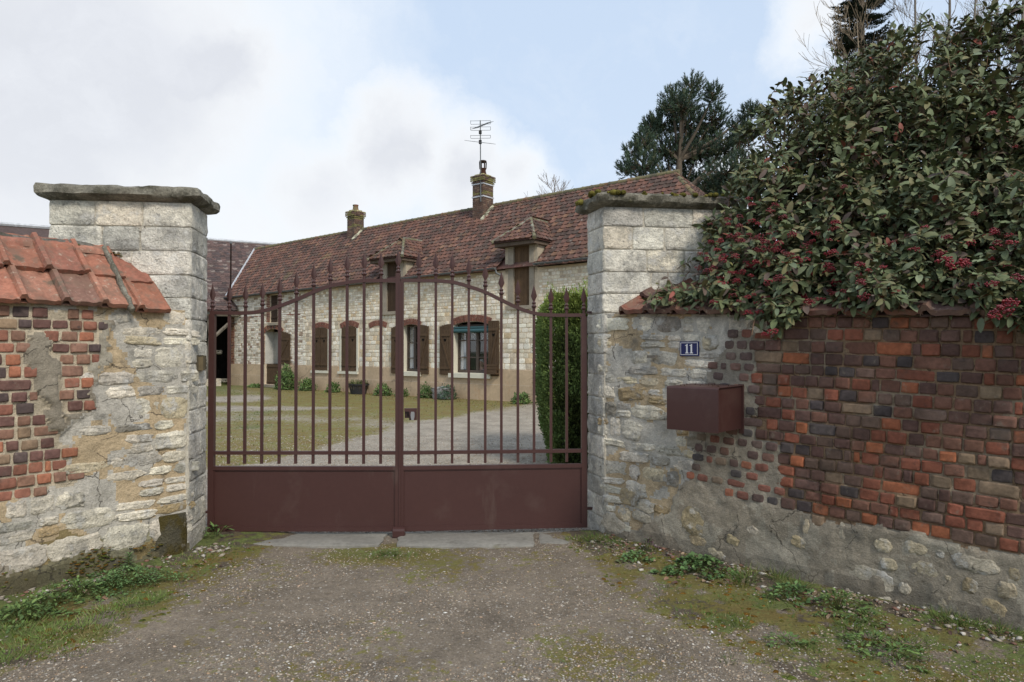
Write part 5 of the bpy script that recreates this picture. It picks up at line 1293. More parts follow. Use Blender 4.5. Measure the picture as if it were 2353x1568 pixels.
for (a, b, c, d) in ((-W2 + .007, W2 - .007, H2 - .012, H2 - .012 + e), (-W2 + .007, W2 - .007, -H2 + .012 - e, -H2 + .012), (-W2 + .007, -W2 + .007 + e, -H2 + .012, H2 - .012), (W2 - .007 - e, W2 - .007, -H2 + .012, H2 - .012)): pl(mb, a, b, c, d, .0262, .0272)
mb.build('border', M['white'], NP)
for x in (-.018, .018):
    mb = MB(); poly = [(-.012, -.034), (.014, -.034), (.014, -.029), (.007, -.027), (.007, .034), (.001, .034), (-.004, .028), (-.013, .026), (-.013, .021), (-.005, .021), (-.005, -.027), (-.012, -.029)]
    V = [RW.p(cx + x + a, cz + b, .0275) for a, b in poly] + [RW.p(cx + x + a, cz + b, .0262) for a, b in poly]; k = len(poly)
    mb.add(V, [(0, 1, 2, 3, 10, 11), (10, 3, 4, 5, 6, 9), (6, 7, 8, 9)] + [(i, k + i, k + (i + 1) % k, (i + 1) % k) for i in range(k)]); mb.build('digit', M['white'], NP)

# ================================================================== planter, bushes and stones along the house
def leaf_template(l, w, fold=.25, curl=.15, n=3):
    V = [(0, 0, 0)]; Fc = []
    for k in range(1, n + 1):
        t = (k / (n + 1)) if n != 3 else (.20, .52, .83)[k - 1]; ww = w / 2 * (math.sin(math.pi * t ** .85) if n != 3 else (.72, 1, .68)[k - 1]); z = -curl * l * t * t
        V += [(-ww, l * t, z + fold * ww), (0, l * t, z), (ww, l * t, z + fold * ww)]
    V.append((0, l, -curl * l)); e = len(V) - 1
    tri = [(0, 2, 1), (0, 3, 2)]
    for k in range(n - 1):
        a = 1 + 3 * k; b = a + 3; tri += [(a, a + 1, b + 1), (a, b + 1, b), (a + 1, a + 2, b + 2), (a + 1, b + 2, b + 1)]
    a = 1 + 3 * (n - 1); tri += [(a, a + 1, e), (a + 1, a + 2, e)]
    return np.array(V, float), np.array(tri)
def rotmats(dirs, ups=None, roll=None):
    """y axis along dirs, z axis near ups"""
    d = np.asarray(dirs, float); d /= np.linalg.norm(d, axis=1, keepdims=True) + 1e-9
    u = np.tile([0, 0, 1.0], (len(d), 1)) if ups is None else np.asarray(ups, float)
    x = np.cross(d, u); nl = np.linalg.norm(x, axis=1, keepdims=True); bad = nl[:, 0] < 1e-3; x[bad] = [1, 0, 0]; x /= np.linalg.norm(x, axis=1, keepdims=True)
    z = np.cross(x, d); R = np.stack([x, d, z], axis=2)
    if roll is not None:
        c, s = np.cos(roll), np.sin(roll); xr = x * c[:, None] + z * s[:, None]; zr = -x * s[:, None] + z * c[:, None]; R = np.stack([xr, d, zr], axis=2)
    return R
def scatter(name, T, R, pos, scale, cols, mat, parent=None, kind='stuff', smooth=False):
    V, Fa = T; n = len(pos); k = len(V)
    sc = np.asarray(scale); sc = sc[:, None, None] if sc.ndim == 1 else sc[:, None, :]
    VV = np.einsum('nij,nkj->nki', R, V[None] * sc) + np.asarray(pos)[:, None, :]
    FF = (Fa[None] + (np.arange(n) * k)[:, None, None]).reshape(-1, Fa.shape[1]); CC = np.repeat(np.asarray(cols), len(Fa), axis=0)
    me = fastmesh(name, VV.reshape(-1, 3), FF, CC, mat, smooth); return part(name, me, parent, kind=kind)
def rnd_dirs(n, zmin=-1, zmax=1):
    z = RNG.uniform(zmin, zmax, n); a = RNG.uniform(0, 2 * math.pi, n); r = np.sqrt(1 - z * z); return np.stack([r * np.cos(a), r * np.sin(a), z], 1)
def jcols(n, pal, a=.25):
    pal = np.array(pal); c = pal[RNG.integers(0, len(pal), n)]; return c * (1 + RNG.uniform(-a, a, (n, 1)))
G1 = [(.12, .19, .055), (.10, .165, .055), (.15, .22, .07), (.08, .13, .045)]
def bush(px, py, w_, h_, label, pal=G1, name='bush', n=None, dep=.5, size=.055, ratio=.45, cat='plant', group=None, at_=None, off=.25, mat=None):
    """leafy clump: short stems and small leaves through its whole volume"""
    if at_ is None:
        s, z = HF.hit(px, py, off); b = HF.p(s, 0, off + dep * .5)
    else: b = Vector((at_[0], at_[1], 0))
    root = thing(name, b, label, cat, group)
    n = n or int(900 * w_ * h_ / .3)
    d = rnd_dirs(n, -.1, 1); rr = RNG.uniform(.35, 1, n) ** .6
    lump = np.array([1 + .35 * fbm(v[0] * 2.2 + b.x, v[1] * 2.2, v[2] * 2.2 + b.y) for v in d])
    p = d * rr[:, None] * lump[:, None] * np.array([w_ / 2, dep / 2, h_]); p[:, 2] = np.abs(p[:, 2]) + .01
    wd = np.array(HF.d) if at_ is None else np.array([1., 0, 0]); wn_ = np.array(HF.n) if at_ is None else np.array([0, -1., 0])
    pos = np.array(b) + p[:, :1] * wd + p[:, 1:2] * wn_ + p[:, 2:] * np.array([0, 0, 1.])
    dirs = d + RNG.normal(0, .5, (n, 3)) + np.array([0, 0, .35])
    scatter('leaves', leaf_template(1, ratio), rotmats(dirs, roll=RNG.uniform(-1, 1, n)), pos, size * RNG.uniform(.6, 1.3, n), jcols(n, pal), mat or M['leaf'], root)
    mb = MB()
    for _ in range(9):
        a = random.uniform(0, 6.28); e = Vector(wd) * math.cos(a) * w_ * .3 + Vector(wn_) * math.sin(a) * dep * .3; mb.tube([b, b + e * .5 + Vector((0, 0, h_ * .4)), b + e + Vector((0, 0, h_ * .75))], [.006, .004, .002], 3, (.5, .7, .3))
    mb.build('stems', M['bark'], root)
    return root
GB = 'bushes growing along the foot of the farmhouse'
bush(669, 900, 1.25, .85, 'tall leafy green clump between the stable door and the first shuttered window', group=GB, n=2600, size=.11, ratio=.22)
bush(718, 900, .75, .42, 'low green bush under the first shuttered window', group=GB, n=1200, size=.07)
bush(778, 903, .55, .34, 'small green bush just left of the black tub', group=GB, n=800, size=.07)
bush(893, 905, .7, .35, 'green bush at the wall behind the meeting stiles of the gate', group=GB, n=900, size=.07)
bush(936, 908, .40, .24, 'little green bush under the narrow open window', group=GB, n=600, size=.06)
bush(992, 912, .55, .40, 'green bush left of the grey trough end', group=GB, n=900, size=.06, pal=[(.08, .14, .04), (.06, .11, .035)])
bush(1040, 915, .75, .45, 'blue green bush right of the grey trough end', group=GB, n=1400, size=.05, pal=[(.05, .10, .06), (.04, .08, .045), (.07, .12, .06)])
bush(1210, 930, .5, .3, 'small green clump by the wall beside the clipped hedge', group=GB, n=700, size=.07)
bush(600, 892, .9, .12, 'flat strip of green weeds left of the stable door', group=GB, n=900, size=.06)
b = HF.p(HF.hit(1018, 900, .45)[0], 0, .45); mb = MB(); P_ = [(-.35, -.2), (.35, -.2), (.35, .2), (-.35, .2)]
lofted([ring_poly([tuple((HF.d * x * k - HF.n * y * k)[:2]) for x, y in P_], z, .1, .03, 3) for z, k in ((0, .8), (.15, .92), (.30, 1.0), (.33, .97))], (.32, .32, .31), mb)
o = mb.build('stone_trough', M['cap'], None, True, 50); o.location = b; tag(o, 'rounded grey stone trough between two bushes below the wide window', 'trough')
sP = HF.hit(826, 900, .5)[0]; b = HF.p(sP, 0, .55)
TUB = thing('planter_tub', b, 'black plastic tub with dry green tufts standing against the farmhouse', 'planter')
def ell(z, a, c, n=20): return [b + HF.d * a * math.cos(t) + HF.n * c * math.sin(t) + Vector((0, 0, z)) for t in np.linspace(0, 2 * math.pi, n + 1)[:-1]]
mb = MB(); lofted([ell(0, .33, .22), ell(.30, .40, .28), ell(.31, .44, .31), ell(.355, .445, .315), ell(.355, .41, .28), ell(.28, .40, .27)], (1, 1, 1), mb); mb.build('tub', M['plastic'], TUB, True, 35)
for sgn in (-1, 1): mb = MB(); c = b + HF.d * .46 * sgn + Vector((0, 0, .325)); mb.tube([c - HF.n * .1, c + HF.d * .05 * sgn - HF.n * .05, c + HF.d * .05 * sgn + HF.n * .05, c + HF.n * .1], .016, 5); mb.build('handle', M['plastic'], TUB)
n = 500; p = RNG.uniform(-1, 1, (n, 2)); p = p[np.hypot(p[:, 0], p[:, 1]) < 1]; n = len(p)
pos = np.array(b) + p[:, :1] * .38 * np.array(HF.d) + p[:, 1:] * .25 * np.array(HF.n) + np.array([0, 0, .30])
dd = np.concatenate([p * .6 + RNG.normal(0, .4, (n, 2)), RNG.uniform(.4, 1, (n, 1))], 1)
PT = thing('tub_plants', b + Vector((0, 0, .3)), 'wispy half dry green plants growing in the black tub', 'plant')
scatter('blades', leaf_template(1, .08), rotmats(dd), pos, RNG.uniform(.10, .26, n), jcols(n, [(.12, .14, .05), (.16, .14, .07), (.07, .11, .035)]), M['grass'], PT)
n = 90; a = RNG.uniform(0, 6.28, n); pos = np.array(b) + np.cos(a)[:, None] * .42 * np.array(HF.d) + np.sin(a)[:, None] * .29 * np.array(HF.n) + np.array([0, 0, .36]); dd = np.stack([np.cos(a) * .35, np.sin(a) * .3, -np.ones(n)], 1)
scatter('trailing_stems', leaf_template(1, .07), rotmats(dd), pos, RNG.uniform(.1, .3, n), jcols(n, [(.17, .13, .08), (.12, .10, .06)]), M['grass'], PT)

# ================================================================== clipped hedge behind the right leaf
hx0, hx1, hy0, hy1 = .39, 2.4, 8.35, 10.6
HD = thing('clipped_hedge', ((hx0 + hx1) / 2, (hy0 + hy1) / 2, 0), 'dense green clipped conifer hedge with its lit left face painted lighter, brighter towards the top, inside the gate on the right', 'hedge')
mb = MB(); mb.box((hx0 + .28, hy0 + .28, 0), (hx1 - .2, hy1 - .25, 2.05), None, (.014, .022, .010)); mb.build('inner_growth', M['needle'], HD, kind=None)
n = 70000
face = RNG.random(n); u = RNG.random(n); v = RNG.random(n) ** .9 ; pos = np.zeros((n, 3)); nor = np.zeros((n, 3))
f0 = face < .5; f1 = (face >= .5) & (face < .85); f2 = face >= .85
pos[f0] = np.stack([hx0 + (hx1 - hx0) * u[f0], np.full(f0.sum(), hy0), 2.2 * v[f0]], 1); nor[f0] = [0, -1, 0]
pos[f1] = np.stack([np.full(f1.sum(), hx0), hy0 + (hy1 - hy0) * u[f1], 2.2 * v[f1]], 1); nor[f1] = [-1, 0, 0]
pos[f2] = np.stack([hx0 + (hx1 - hx0) * u[f2], hy0 + (hy1 - hy0) * v[f2], np.full(f2.sum(), 2.2)], 1); nor[f2] = [0, 0, 1]
# rounded corners, bulging sides, narrow foot
zc = pos[:, 2]; pin = .16 * np.clip(1 - zc / .9, 0, 1) ** 1.3 + .10 * np.clip((zc - 1.8) / .4, 0, 1) ** 2
cxh, cyh = (hx0 + hx1) / 2, (hy0 + hy1) / 2
pos[:, 0] -= np.sign(pos[:, 0] - cxh) * pin; pos[:, 1] -= np.sign(pos[:, 1] - cyh) * pin
crn = np.exp(-((pos[:, 0] - hx0) ** 2 + (pos[:, 1] - hy0) ** 2) / .03); pos[:, 0] += crn * .09; pos[:, 1] += crn * .09
lump = np.array([fbm(p[0] * 2.2, p[1] * 2.2, p[2] * 2.2, 4) for p in pos]); pos += nor * (lump * .08 - RNG.uniform(0, .12, n) ** 1)[:, None]
top = f2; pos[top, 2] += RNG.uniform(-.1, .24, top.sum()) * RNG.random(top.sum()) + lump[top] * .15
dirs = nor * .7 + np.array([0, 0, .75]) + RNG.normal(0, .42, (n, 3))
tc_ = np.clip((zc - 1.55) / .7, 0, 1)[:, None]; lf = f1[:, None] * .35  # left face painted lighter as if lit; colour also rises towards the top
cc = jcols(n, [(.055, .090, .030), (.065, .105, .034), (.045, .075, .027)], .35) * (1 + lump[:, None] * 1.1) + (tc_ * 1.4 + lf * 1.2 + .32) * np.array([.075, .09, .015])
sprig = (np.array([(0, 0, 0), (-.16, .35, .03), (.14, .30, .02), (-.20, .70, .0), (.0, 1, -.02), (.22, .62, .0), (0, .45, .02)], float), np.array([(0, 1, 6), (0, 6, 2), (6, 3, 4), (6, 4, 5)]))
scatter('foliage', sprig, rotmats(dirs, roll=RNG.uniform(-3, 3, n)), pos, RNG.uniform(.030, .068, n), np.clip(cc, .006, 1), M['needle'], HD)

# ================================================================== trees
def branchy(root, name, base, h, spread, r0, levels, mat, col, seed, n1=22, trunkname='trunk', up=.8, thin=1.0, start=.25, droop=0):
    rnd = random.Random(seed); tk = MB(); br = MB()
    pts = [Vector(base) + Vector((.015 * h * fbm(i * .5, seed, 1), .015 * h * fbm(i * .5, seed, 4), h * i / 8)) for i in range(9)]
    tk.tube(pts, [r0 * (1 - .93 * i / 8) + .004 for i in range(9)], 6, col)
    def grow(p, d, ln, r, lv):
        segs = 4; q = [p]; dd = d.copy()
        for k in range(segs):
            dd = (dd + Vector((rnd.uniform(-.18, .18), rnd.uniform(-.18, .18), rnd.uniform(-.06, .14) - droop * (lv == 0 or k > 1)))).normalized(); q.append(q[-1] + dd * ln / segs)
        br.tube(q, [max(r * (1 - .7 * k / segs), .0022 * thin) for k in range(segs + 1)], 3 if lv < levels - 1 else 4, col, cap=False)
        if lv > 0:
            for k in range(rnd.randint(4, 6)):
                t = rnd.uniform(.25, 1.0); i = min(int(t * segs), segs - 1); pp = q[i].lerp(q[i + 1], t * segs - i)
                a = Vector((rnd.uniform(-1, 1), rnd.uniform(-1, 1), rnd.uniform(-.2, .8))); d2 = (dd * .9 + a * .6).normalized(); grow(pp, d2, ln * rnd.uniform(.4, .62), r * .5, lv - 1)
    for i in range(n1):
        t = start + (1 - start) * (i + rnd.random()) / n1; j = min(int(t * 8), 7); p = pts[j].lerp(pts[j + 1], t * 8 - j); a = rnd.uniform(0, 6.28)
        grow(p, Vector((math.cos(a) * (1 - up * .6), math.sin(a) * (1 - up * .6), up)).normalized(), spread * (1.05 - t * .75) * rnd.uniform(.7, 1.2), r0 * .3 * (1.1 - t), levels - 1)
    tk.build(trunkname, mat, root, True); br.build(name, mat, root, kind=None)
# black pine behind the house
b = at(1570, 800, 33.0); b.z = 0
PINE = thing('pine_tree', b, 'dark dense pine rising behind the right end of the farmhouse roof', 'tree')
Yp = 33.0; wpx = lambda v: v / F * Yp
mb = MB(); tops = at(1578, 200, Yp)
tr_pts = [Vector((b.x + wpx(10) * math.sin(i * .9), Yp, tops.z * i / 8)) for i in range(9)]
mb.tube(tr_pts, [.42, .38, .34, .30, .25, .2, .14, .08, .03], 8, (1, 1, 1)); t2 = [tr_pts[4], tr_pts[4] + Vector((-.6, .2, 1.5)), tr_pts[4] + Vector((-.9, .3, 3.2))]; mb.tube(t2, [.2, .13, .05], 6); mb.build('trunk', M['bark'], PINE, True)
lobes = [(1590, 205, 26, 45), (1545, 235, 28, 40), (1640, 220, 18, 30), (1520, 290, 34, 45), (1580, 290, 45, 60), (1640, 280, 36, 50), (1500, 300, 22, 40), (1482, 330, 24, 40), (1530, 350, 50, 45), (1600, 360, 60, 55), (1660, 345, 45, 45), (1700, 300, 24, 30), (1722, 262, 20, 28), (1705, 325, 34, 26), (1475, 385, 45, 45), (1540, 420, 60, 50), (1610, 430, 62, 50), (1670, 400, 50, 36), (1735, 385, 26, 16), (1440, 392, 20, 22), (1690, 440, 45, 40), (1455, 350, 18, 22), (1565, 250, 40, 40), (1620, 320, 40, 40), (1710, 372, 34, 20), (1650, 450, 60, 40), (1500, 440, 50, 40)]
tuft_p, tuft_d = [], []; brs = MB()
for (lx, ly, rx_, rz_) in lobes:
    c = at(lx, ly, Yp + random.uniform(-1.6, 1.6)); rx2, rz2 = wpx(rx_), wpx(rz_); m_ = int(40 + rx_ * rz_ * .075)
    tz_ = max(0, min(7, int((c.z - 1.2) / tops.z * 8))); q0 = tr_pts[tz_]; brs.tube([q0, q0.lerp(c, .5) + Vector((0, 0, -.15)), c], [.11, .07, .03], 5, (1, 1, 1), False)
    for _ in range(m_):
        d = Vector((random.gauss(0, 1), random.gauss(0, 1), random.gauss(0, 1))).normalized() * (random.uniform(.45, 1.02)); p = c + Vector((d.x * rx2, d.y * rx2, d.z * rz2 * .75)); tuft_p.append(p); tuft_d.append((d + Vector((0, 0, .9)) + Vector((random.uniform(-.4, .4), random.uniform(-.4, .4), 0))).normalized())
        if random.random() < .4: brs.tube([c, p], [.03, .01], 3, (.8, .75, .7), False)
brs.build('branches', M['bark'], PINE)
K = len(tuft_p); nn_ = 26; tp_ = np.repeat(np.array([tuple(p) for p in tuft_p]), nn_, 0); td = np.repeat(np.array([tuple(d) for d in tuft_d]), nn_, 0); tt = np.tile(np.linspace(0, 1, nn_), K)
pos = tp_ + td * (tt[:, None] * .30); dd = td * .9 + rnd_dirs(len(tp_)) * .75
blade = (np.array([(-.5, 0, 0), (.5, 0, 0), (0, 1, 0)], float), np.array([(0, 1, 2)]))
cl = np.repeat(jcols(K, [(.065, .100, .070), (.078, .118, .074), (.098, .115, .062), (.05, .078, .058)], .3), nn_, 0)
scn = np.stack([np.full(len(pos), .030), RNG.uniform(.11, .18, len(pos)), np.ones(len(pos))], 1)
scatter('needles', blade, rotmats(dd, roll=RNG.uniform(-3, 3, len(pos))), pos, scn, cl, M['needle'], PINE)
# spruce at the upper right
b = at(1985, 800, 19.0); b.z = 0
SPR = thing('spruce_tree', b, 'dark spruce with drooping branches rising behind the berry shrub', 'tree')
hS = 15.0; mb = MB(); mb.tube([b, b + Vector((0, 0, hS))], [.22, .03], 8); mb.build('trunk', M['bark'], SPR, True); mb = MB(); tp_, td = [], []
for i in range(380):
    z = random.uniform(3.0, hS - .2); R = 1.75 * (1 - (z - 1) / (hS + 3.0)) * random.uniform(.7, 1.05); a = random.uniform(0, 6.28); d = Vector((math.cos(a), math.sin(a), 0))
    q = [b + Vector((0, 0, z)) + d * R * t + Vector((0, 0, -.25 * R * math.sin(t * 2.4) + .18 * R * t * t)) for t in (0, .35, .7, 1)]; mb.tube(q, [.03, .02, .012, .005], 3, (1, 1, 1), False)
    side = Vector((-d.y, d.x, 0))
    for k in range(11):
        t = .2 + .8 * k / 10; j = min(int(t * 3), 2); p = q[j].lerp(q[j + 1], t * 3 - j)
        for sg in (-1, 1):
            ln = R * .38 * (1.1 - t) + .08; e = (d * .7 + side * sg + Vector((0, 0, -.25))).normalized()
            for w_ in np.arange(0, ln, .045): tp_.append(tuple(p + e * w_)); td.append(tuple(e))
mb.build('branches', M['bark'], SPR)
tp_ = np.repeat(np.array(tp_), 4, 0); td = np.repeat(np.array(td), 4, 0); n = len(tp_); print('spruce needles', n)
scatter('needles', blade, rotmats(td * .6 + rnd_dirs(n, -.2, 1) * .8), tp_, np.stack([np.full(n, .034), RNG.uniform(.05, .09, n), np.ones(n)], 1), jcols(n, [(.030, .045, .032), (.022, .036, .026), (.04, .052, .034)], .3), M['needle'], SPR)
# bare trees
BK = [(.30, .27, .24), (.22, .20, .19)]
for i, (px, Y, h_, r0, lab) in enumerate([(2110, 23, 17, .10, 'bare slender tree, leftmost of those behind the berry shrub'), (2190, 24, 18, .12, 'bare pale stemmed tree, second from left behind the berry shrub'), (2245, 22, 16, .10, 'bare tree with thin grey trunk in the middle of the row'), (2300, 24, 18, .13, 'bare tree with straight grey trunk second from the right edge'), (2360, 22, 17, .11, 'bare tree at the right edge of the picture')]):
    b = at(px, 800, Y); b.z = 0; T = thing('bare_tree', b, lab, 'tree', 'bare trees behind the berry shrub'); branchy(T, 'branches', b, h_, 3.2, r0, 3, M['bark'], (1.5, 1.6, 1.75), 20 + i, 26, up=.75, thin=2.0)
b = at(1975, 800, 14.5); b.z = 0; T = thing('bare_tree', b, 'fine twigged bare tree in front of the dark spruce', 'tree'); branchy(T, 'branches', b, 8.6, 2.6, .06, 3, M['bark'], (1.7, 1.65, 1.5), 55, 26, up=.6, thin=1.6, start=.4)
b = at(1275, 800, 38); b.z = 0; T = thing('birch_tree', b, 'faint bare birch crown showing over the roof ridge right of the chimney', 'tree'); branchy(T, 'branches', b, 10.6, 3.0, .13, 3, M['bark'], (1.5, 1.45, 1.5), 77, 30, up=.8, thin=3.2, start=.45)
b = at(1100, 800, 60); 

# ================================================================== berry shrub over the right wall
SHB = thing('berry_shrub', (2.9, 5.3, 0), 'big evergreen shrub with grey green leaves and red berries spilling over the right wall', 'shrub')
SIL = [(1480, 700), (1500, 672), (1560, 668), (1612, 668), (1600, 600), (1612, 520), (1660, 470), (1668, 420), (1700, 385), (1725, 350), (1790, 330), (1735, 300), (1742, 245), (1800, 228), (1845, 175), (1905, 160), (1960, 120), (2020, 80), (2080, 30), (2200, 35), (2260, 5), (2330, -30), (2500, -60), (2560, 760), (2480, 735), (2333, 738), (2290, 705), (2200, 690), (2080, 700), (1980, 700), (1900, 715), (1830, 725), (1785, 775), (1755, 740), (1690, 712), (1600, 700)]
def wallY(px):
    s, _ = RW.hit(clampf(px, 1420, 2560), 720); return (RW.p(s, 0)).y
def clampf(v, a, b): return max(a, min(b, v))
def shrubY(px, py):
    y = wallY(px); k = clampf((735 - py) / 700, 0, 1)
    f = -.22 + 1.55 * k ** 1.15
    if py > 640: f = max(f, -.16)
    return y + f + .22 * fbm(px / 130, py / 130, 7)
clus = []
tries = 0
while len(clus) < 5600 and tries < 90000:
    tries += 1
    px = random.uniform(1420, 2560); py = random.uniform(-70, 790)
    if not inpoly(px, py, SIL): continue
    # ragged, thinner towards the outline and the upper left
    edge = min(1, min(math.hypot(px - a, py - b_) for a, b_ in SIL[:24]) / 90)
    gap = fbm(px / 60, py / 60, 31)
    if px > 2040 and py < 200 and gap < -.10 + .12 * clampf((200 - py) / 150, 0, 1): continue
    upper = clampf((330 - py) / 260, 0, 1)
    if gap < -.22 + .18 * upper and random.random() < .6 * upper + .05: continue
    if random.random() > .30 + .70 * edge: continue
    back = random.random() ** 1.3 * (1.1 if py < 640 else .45)
    if px > 2500 or random.random() < .0: back = random.random()
    Y = shrubY(px, py) + back; p = at(px, py, Y); clus.append((p, back, px, py))
# low sprigs on the coping left of the main mass
for k in range(26): px = random.uniform(1480, 1640); py = 694 - abs(random.gauss(0, 12)) - (px - 1480) * .03; clus.append((at(px, py, wallY(px) + random.uniform(-.02, .12)), 0, px, py))
for (x0, y0, x1, y1) in ((1700, 300, 1735, 290), (1790, 195, 1860, 215), (1820, 225, 1740, 260), (2180, 45, 2300, 60), (2040, 100, 2130, 50), (1635, 512, 1612, 520), (2300, 45, 2333, 20)):
    for k in range(9): t = k / 8; clus.append((at(lerp(x0, x1, t), lerp(y0, y1, t), shrubY(x1, y1) + .2), 0, lerp(x0, x1, t), lerp(y0, y1, t)))
centre = np.array([2.9, 5.6, 1.7])
LT, LF = leaf_template(1, .43, .25, .30, 3)
LP, LD, LS, LC = [], [], [], []
tw = MB()
PALL = [(8, (.125, .15, .075)), (6, (.10, .122, .055)), (4, (.165, .195, .115)), (5, (.155, .145, .070)), (2, (.11, .080, .062)), (.35, (.20, .19, .08)), (.25, (.22, .07, .05))]
for (p, back, px, py) in clus:
    outd = Vector(p) - Vector(centre); outd.normalize()
    d = (outd * .6 + Vector((-.25, -.45, .15 - .25 * (py > 600))) + Vector((random.gauss(0, .5), random.gauss(0, .4), random.gauss(0, .45)))).normalized()
    ln = random.uniform(.08, .2); s_ = p - d * ln
    tw.tube([s_ - d * .06 + Vector((0, 0, -.02)), s_, p], [.0035, .003, .0015], 3, (1.2, .9, .75), False)
    side = d.orthogonal().normalized(); n = random.randint(6, 10)
    for k in range(n):
        t = (k + .5) / n; a = k * 2.4 + random.uniform(-.4, .4); r = (side * math.cos(a) + d.cross(side) * math.sin(a))
        ld = (r * (1.1 - .45 * t) + d * (.35 + .75 * t) + Vector((0, 0, -.08))).normalized()
        LP.append(tuple(s_ + d * ln * t)); LD.append(tuple(ld)); LS.append(random.choice((1, 1, .75)) * random.uniform(.054, .100)); LC.append(jit(pick(PALL), .28))
# sparse foliage on the hidden sides so the shrub is a whole shrub
for k in range(1500):
    a = random.uniform(0, math.pi * 1.1) ; q = Vector((3.6 + 1.9 * math.cos(a) * random.uniform(.6, 1), 6.0 + 1.3 * math.sin(a) * random.uniform(.4, 1), random.uniform(1.2, 3.9)))
    px, py = proj(*q)
    if not inpoly(px, py, SIL): continue
    for j in range(4): LP.append(tuple(q)); LD.append((random.gauss(0, 1), random.gauss(0, 1), random.gauss(0, 1))); LS.append(random.uniform(.05, .08)); LC.append(jit(pick(PALL), .2))
LP, LD, LS, LC = np.array(LP), np.array(LD), np.array(LS), np.array(LC)
print('shrub leaves', len(LP))
R = rotmats(LD, ups=np.tile([-.15, -.35, 1.0], (len(LD), 1)), roll=RNG.normal(0, .45, len(LD)))
order = np.argsort(LP[:, 1] - 2 * (LP[:, 2] > .9)); vis = [i for i in order if 0 < proj(*LP[i])[0] < 2353 and 0 < proj(*LP[i])[1] < 800]
near = vis[:300]; rest = np.setdiff1d(np.arange(len(LP)), near)
LM = [newmesh('leaf', LT * np.array([1, 1, k]), [tuple(t) for t in LF], None, M['leaf'], True) for k in (1, .6, 1.3)]
for i in near:
    m4 = Matrix(R[i].tolist()).to_4x4(); part('leaf', LM[int(i) % 3], SHB, Matrix.Translation(LP[i].tolist()) @ m4 @ Matrix.Scale(float(LS[i]), 4), tuple(float(c) for c in LC[i]))
scatter('foliage', (LT, LF), R[rest], LP[rest], LS[rest], LC[rest], M['leaf'], SHB, smooth=True)
tw.build('twigs', M['bark'], SHB, kind='stuff')
rnd = random.Random(5); st = MB(); c0 = Vector((3.0, 5.3, 0))
for k in range(75):
    px = rnd.uniform(1620, 2500); py = rnd.uniform(60, 690)
    if not inpoly(px, py, SIL): continue
    e = at(px, py, shrubY(px, py) + rnd.uniform(.12, .6)); base = c0 + Vector((rnd.uniform(-.7, 1.3), rnd.uniform(-.2, .5), 0)); m1 = base.lerp(e, .45) + Vector((0, .25, .55)); m2 = base.lerp(e, .8) + Vector((0, .08, .22))
    st.tube([base, m1, m2, e], [.022, .014, .008, .003], 5, (.9, .8, .7), False)
st.build('stems', M['bark'], SHB, True)
# berries
def berry_mesh(seed, n):
    rr = random.Random(seed); V, Fa = [], []
    t = (1 + 5 ** .5) / 2; ico = [(-1, t, 0), (1, t, 0), (-1, -t, 0), (1, -t, 0), (0, -1, t), (0, 1, t), (0, -1, -t), (0, 1, -t), (t, 0, -1), (t, 0, 1), (-t, 0, -1), (-t, 0, 1)]
    fi = [(0, 11, 5), (0, 5, 1), (0, 1, 7), (0, 7, 10), (0, 10, 11), (1, 5, 9), (5, 11, 4), (11, 10, 2), (10, 7, 6), (7, 1, 8), (3, 9, 4), (3, 4, 2), (3, 2, 6), (3, 6, 8), (3, 8, 9), (4, 9, 5), (2, 4, 11), (6, 2, 10), (8, 6, 7), (9, 8, 1)]
    for k in range(n):
        a = rr.uniform(0, 6.28); q = math.sqrt(rr.random()); c = Vector((math.cos(a) * q * .034, math.sin(a) * q * .030, rr.uniform(-.012, .012) + .012 * (1 - q))); r = rr.uniform(.0040, .0056) / 1.9; b_ = len(V)
        V += [tuple(c + Vector(v) * r) for v in ico]; Fa += [tuple(i + b_ for i in f) for f in fi]
    return newmesh('berry_cluster', V, Fa, None, M['berry'], True)
BM = [berry_mesh(i, 24 + 5 * i) for i in range(5)]
spots = [(2195, 612, 1.9), (2170, 600, 1.5), (2218, 604, 1.3), (2300, 718, 1.9), (2322, 700, 1.6), (2280, 655, 1.2), (2285, 730, 1.2), (1903, 612, 1.3), (1975, 610, 1.2), (1978, 650, 1.2), (1848, 600, 1.2), (1790, 560, 1.2), (1760, 558, 1.1), (2280, 262, 1.0), (1790, 640, 1.2), (1765, 648, 1.0), (1985, 685, 1.3), (1776, 762, 1.2), (1758, 770, 1.0), (1545, 690, 1.0), (1515, 688, .9), (1640, 695, 1.0), (1720, 720, 1.1), (1745, 718, .9), (1860, 695, 1.2), (1885, 690, 1.2), (2100, 575, 1.1), (2050, 560, .9), (1915, 580, 1.1), (1690, 590, 1.2), (1660, 600, 1.2), (1648, 575, 1.0), (1640, 615, 1.0), (1680, 545, 1.2), (1625, 598, 1.0), (1700, 500, 1.1), (1745, 545, 1.2), (1800, 500, 1.2), (1770, 485, 1.1), (1820, 540, 1.1), (2325, 560, 1.2), (2230, 560, 1.0), (1960, 340, .6), (2340, 640, 1.3)]
rb = random.Random(11)
while len(spots) < 165:
    px = rb.gauss(1740, 110) if rb.random() < .68 else rb.uniform(1700, 2340); py = rb.gauss(590, 62) if rb.random() < .9 else rb.uniform(300, 700)
    if inpoly(px, py, SIL) and py > 300: spots.append((px, py, rb.uniform(.6, 1.15)))
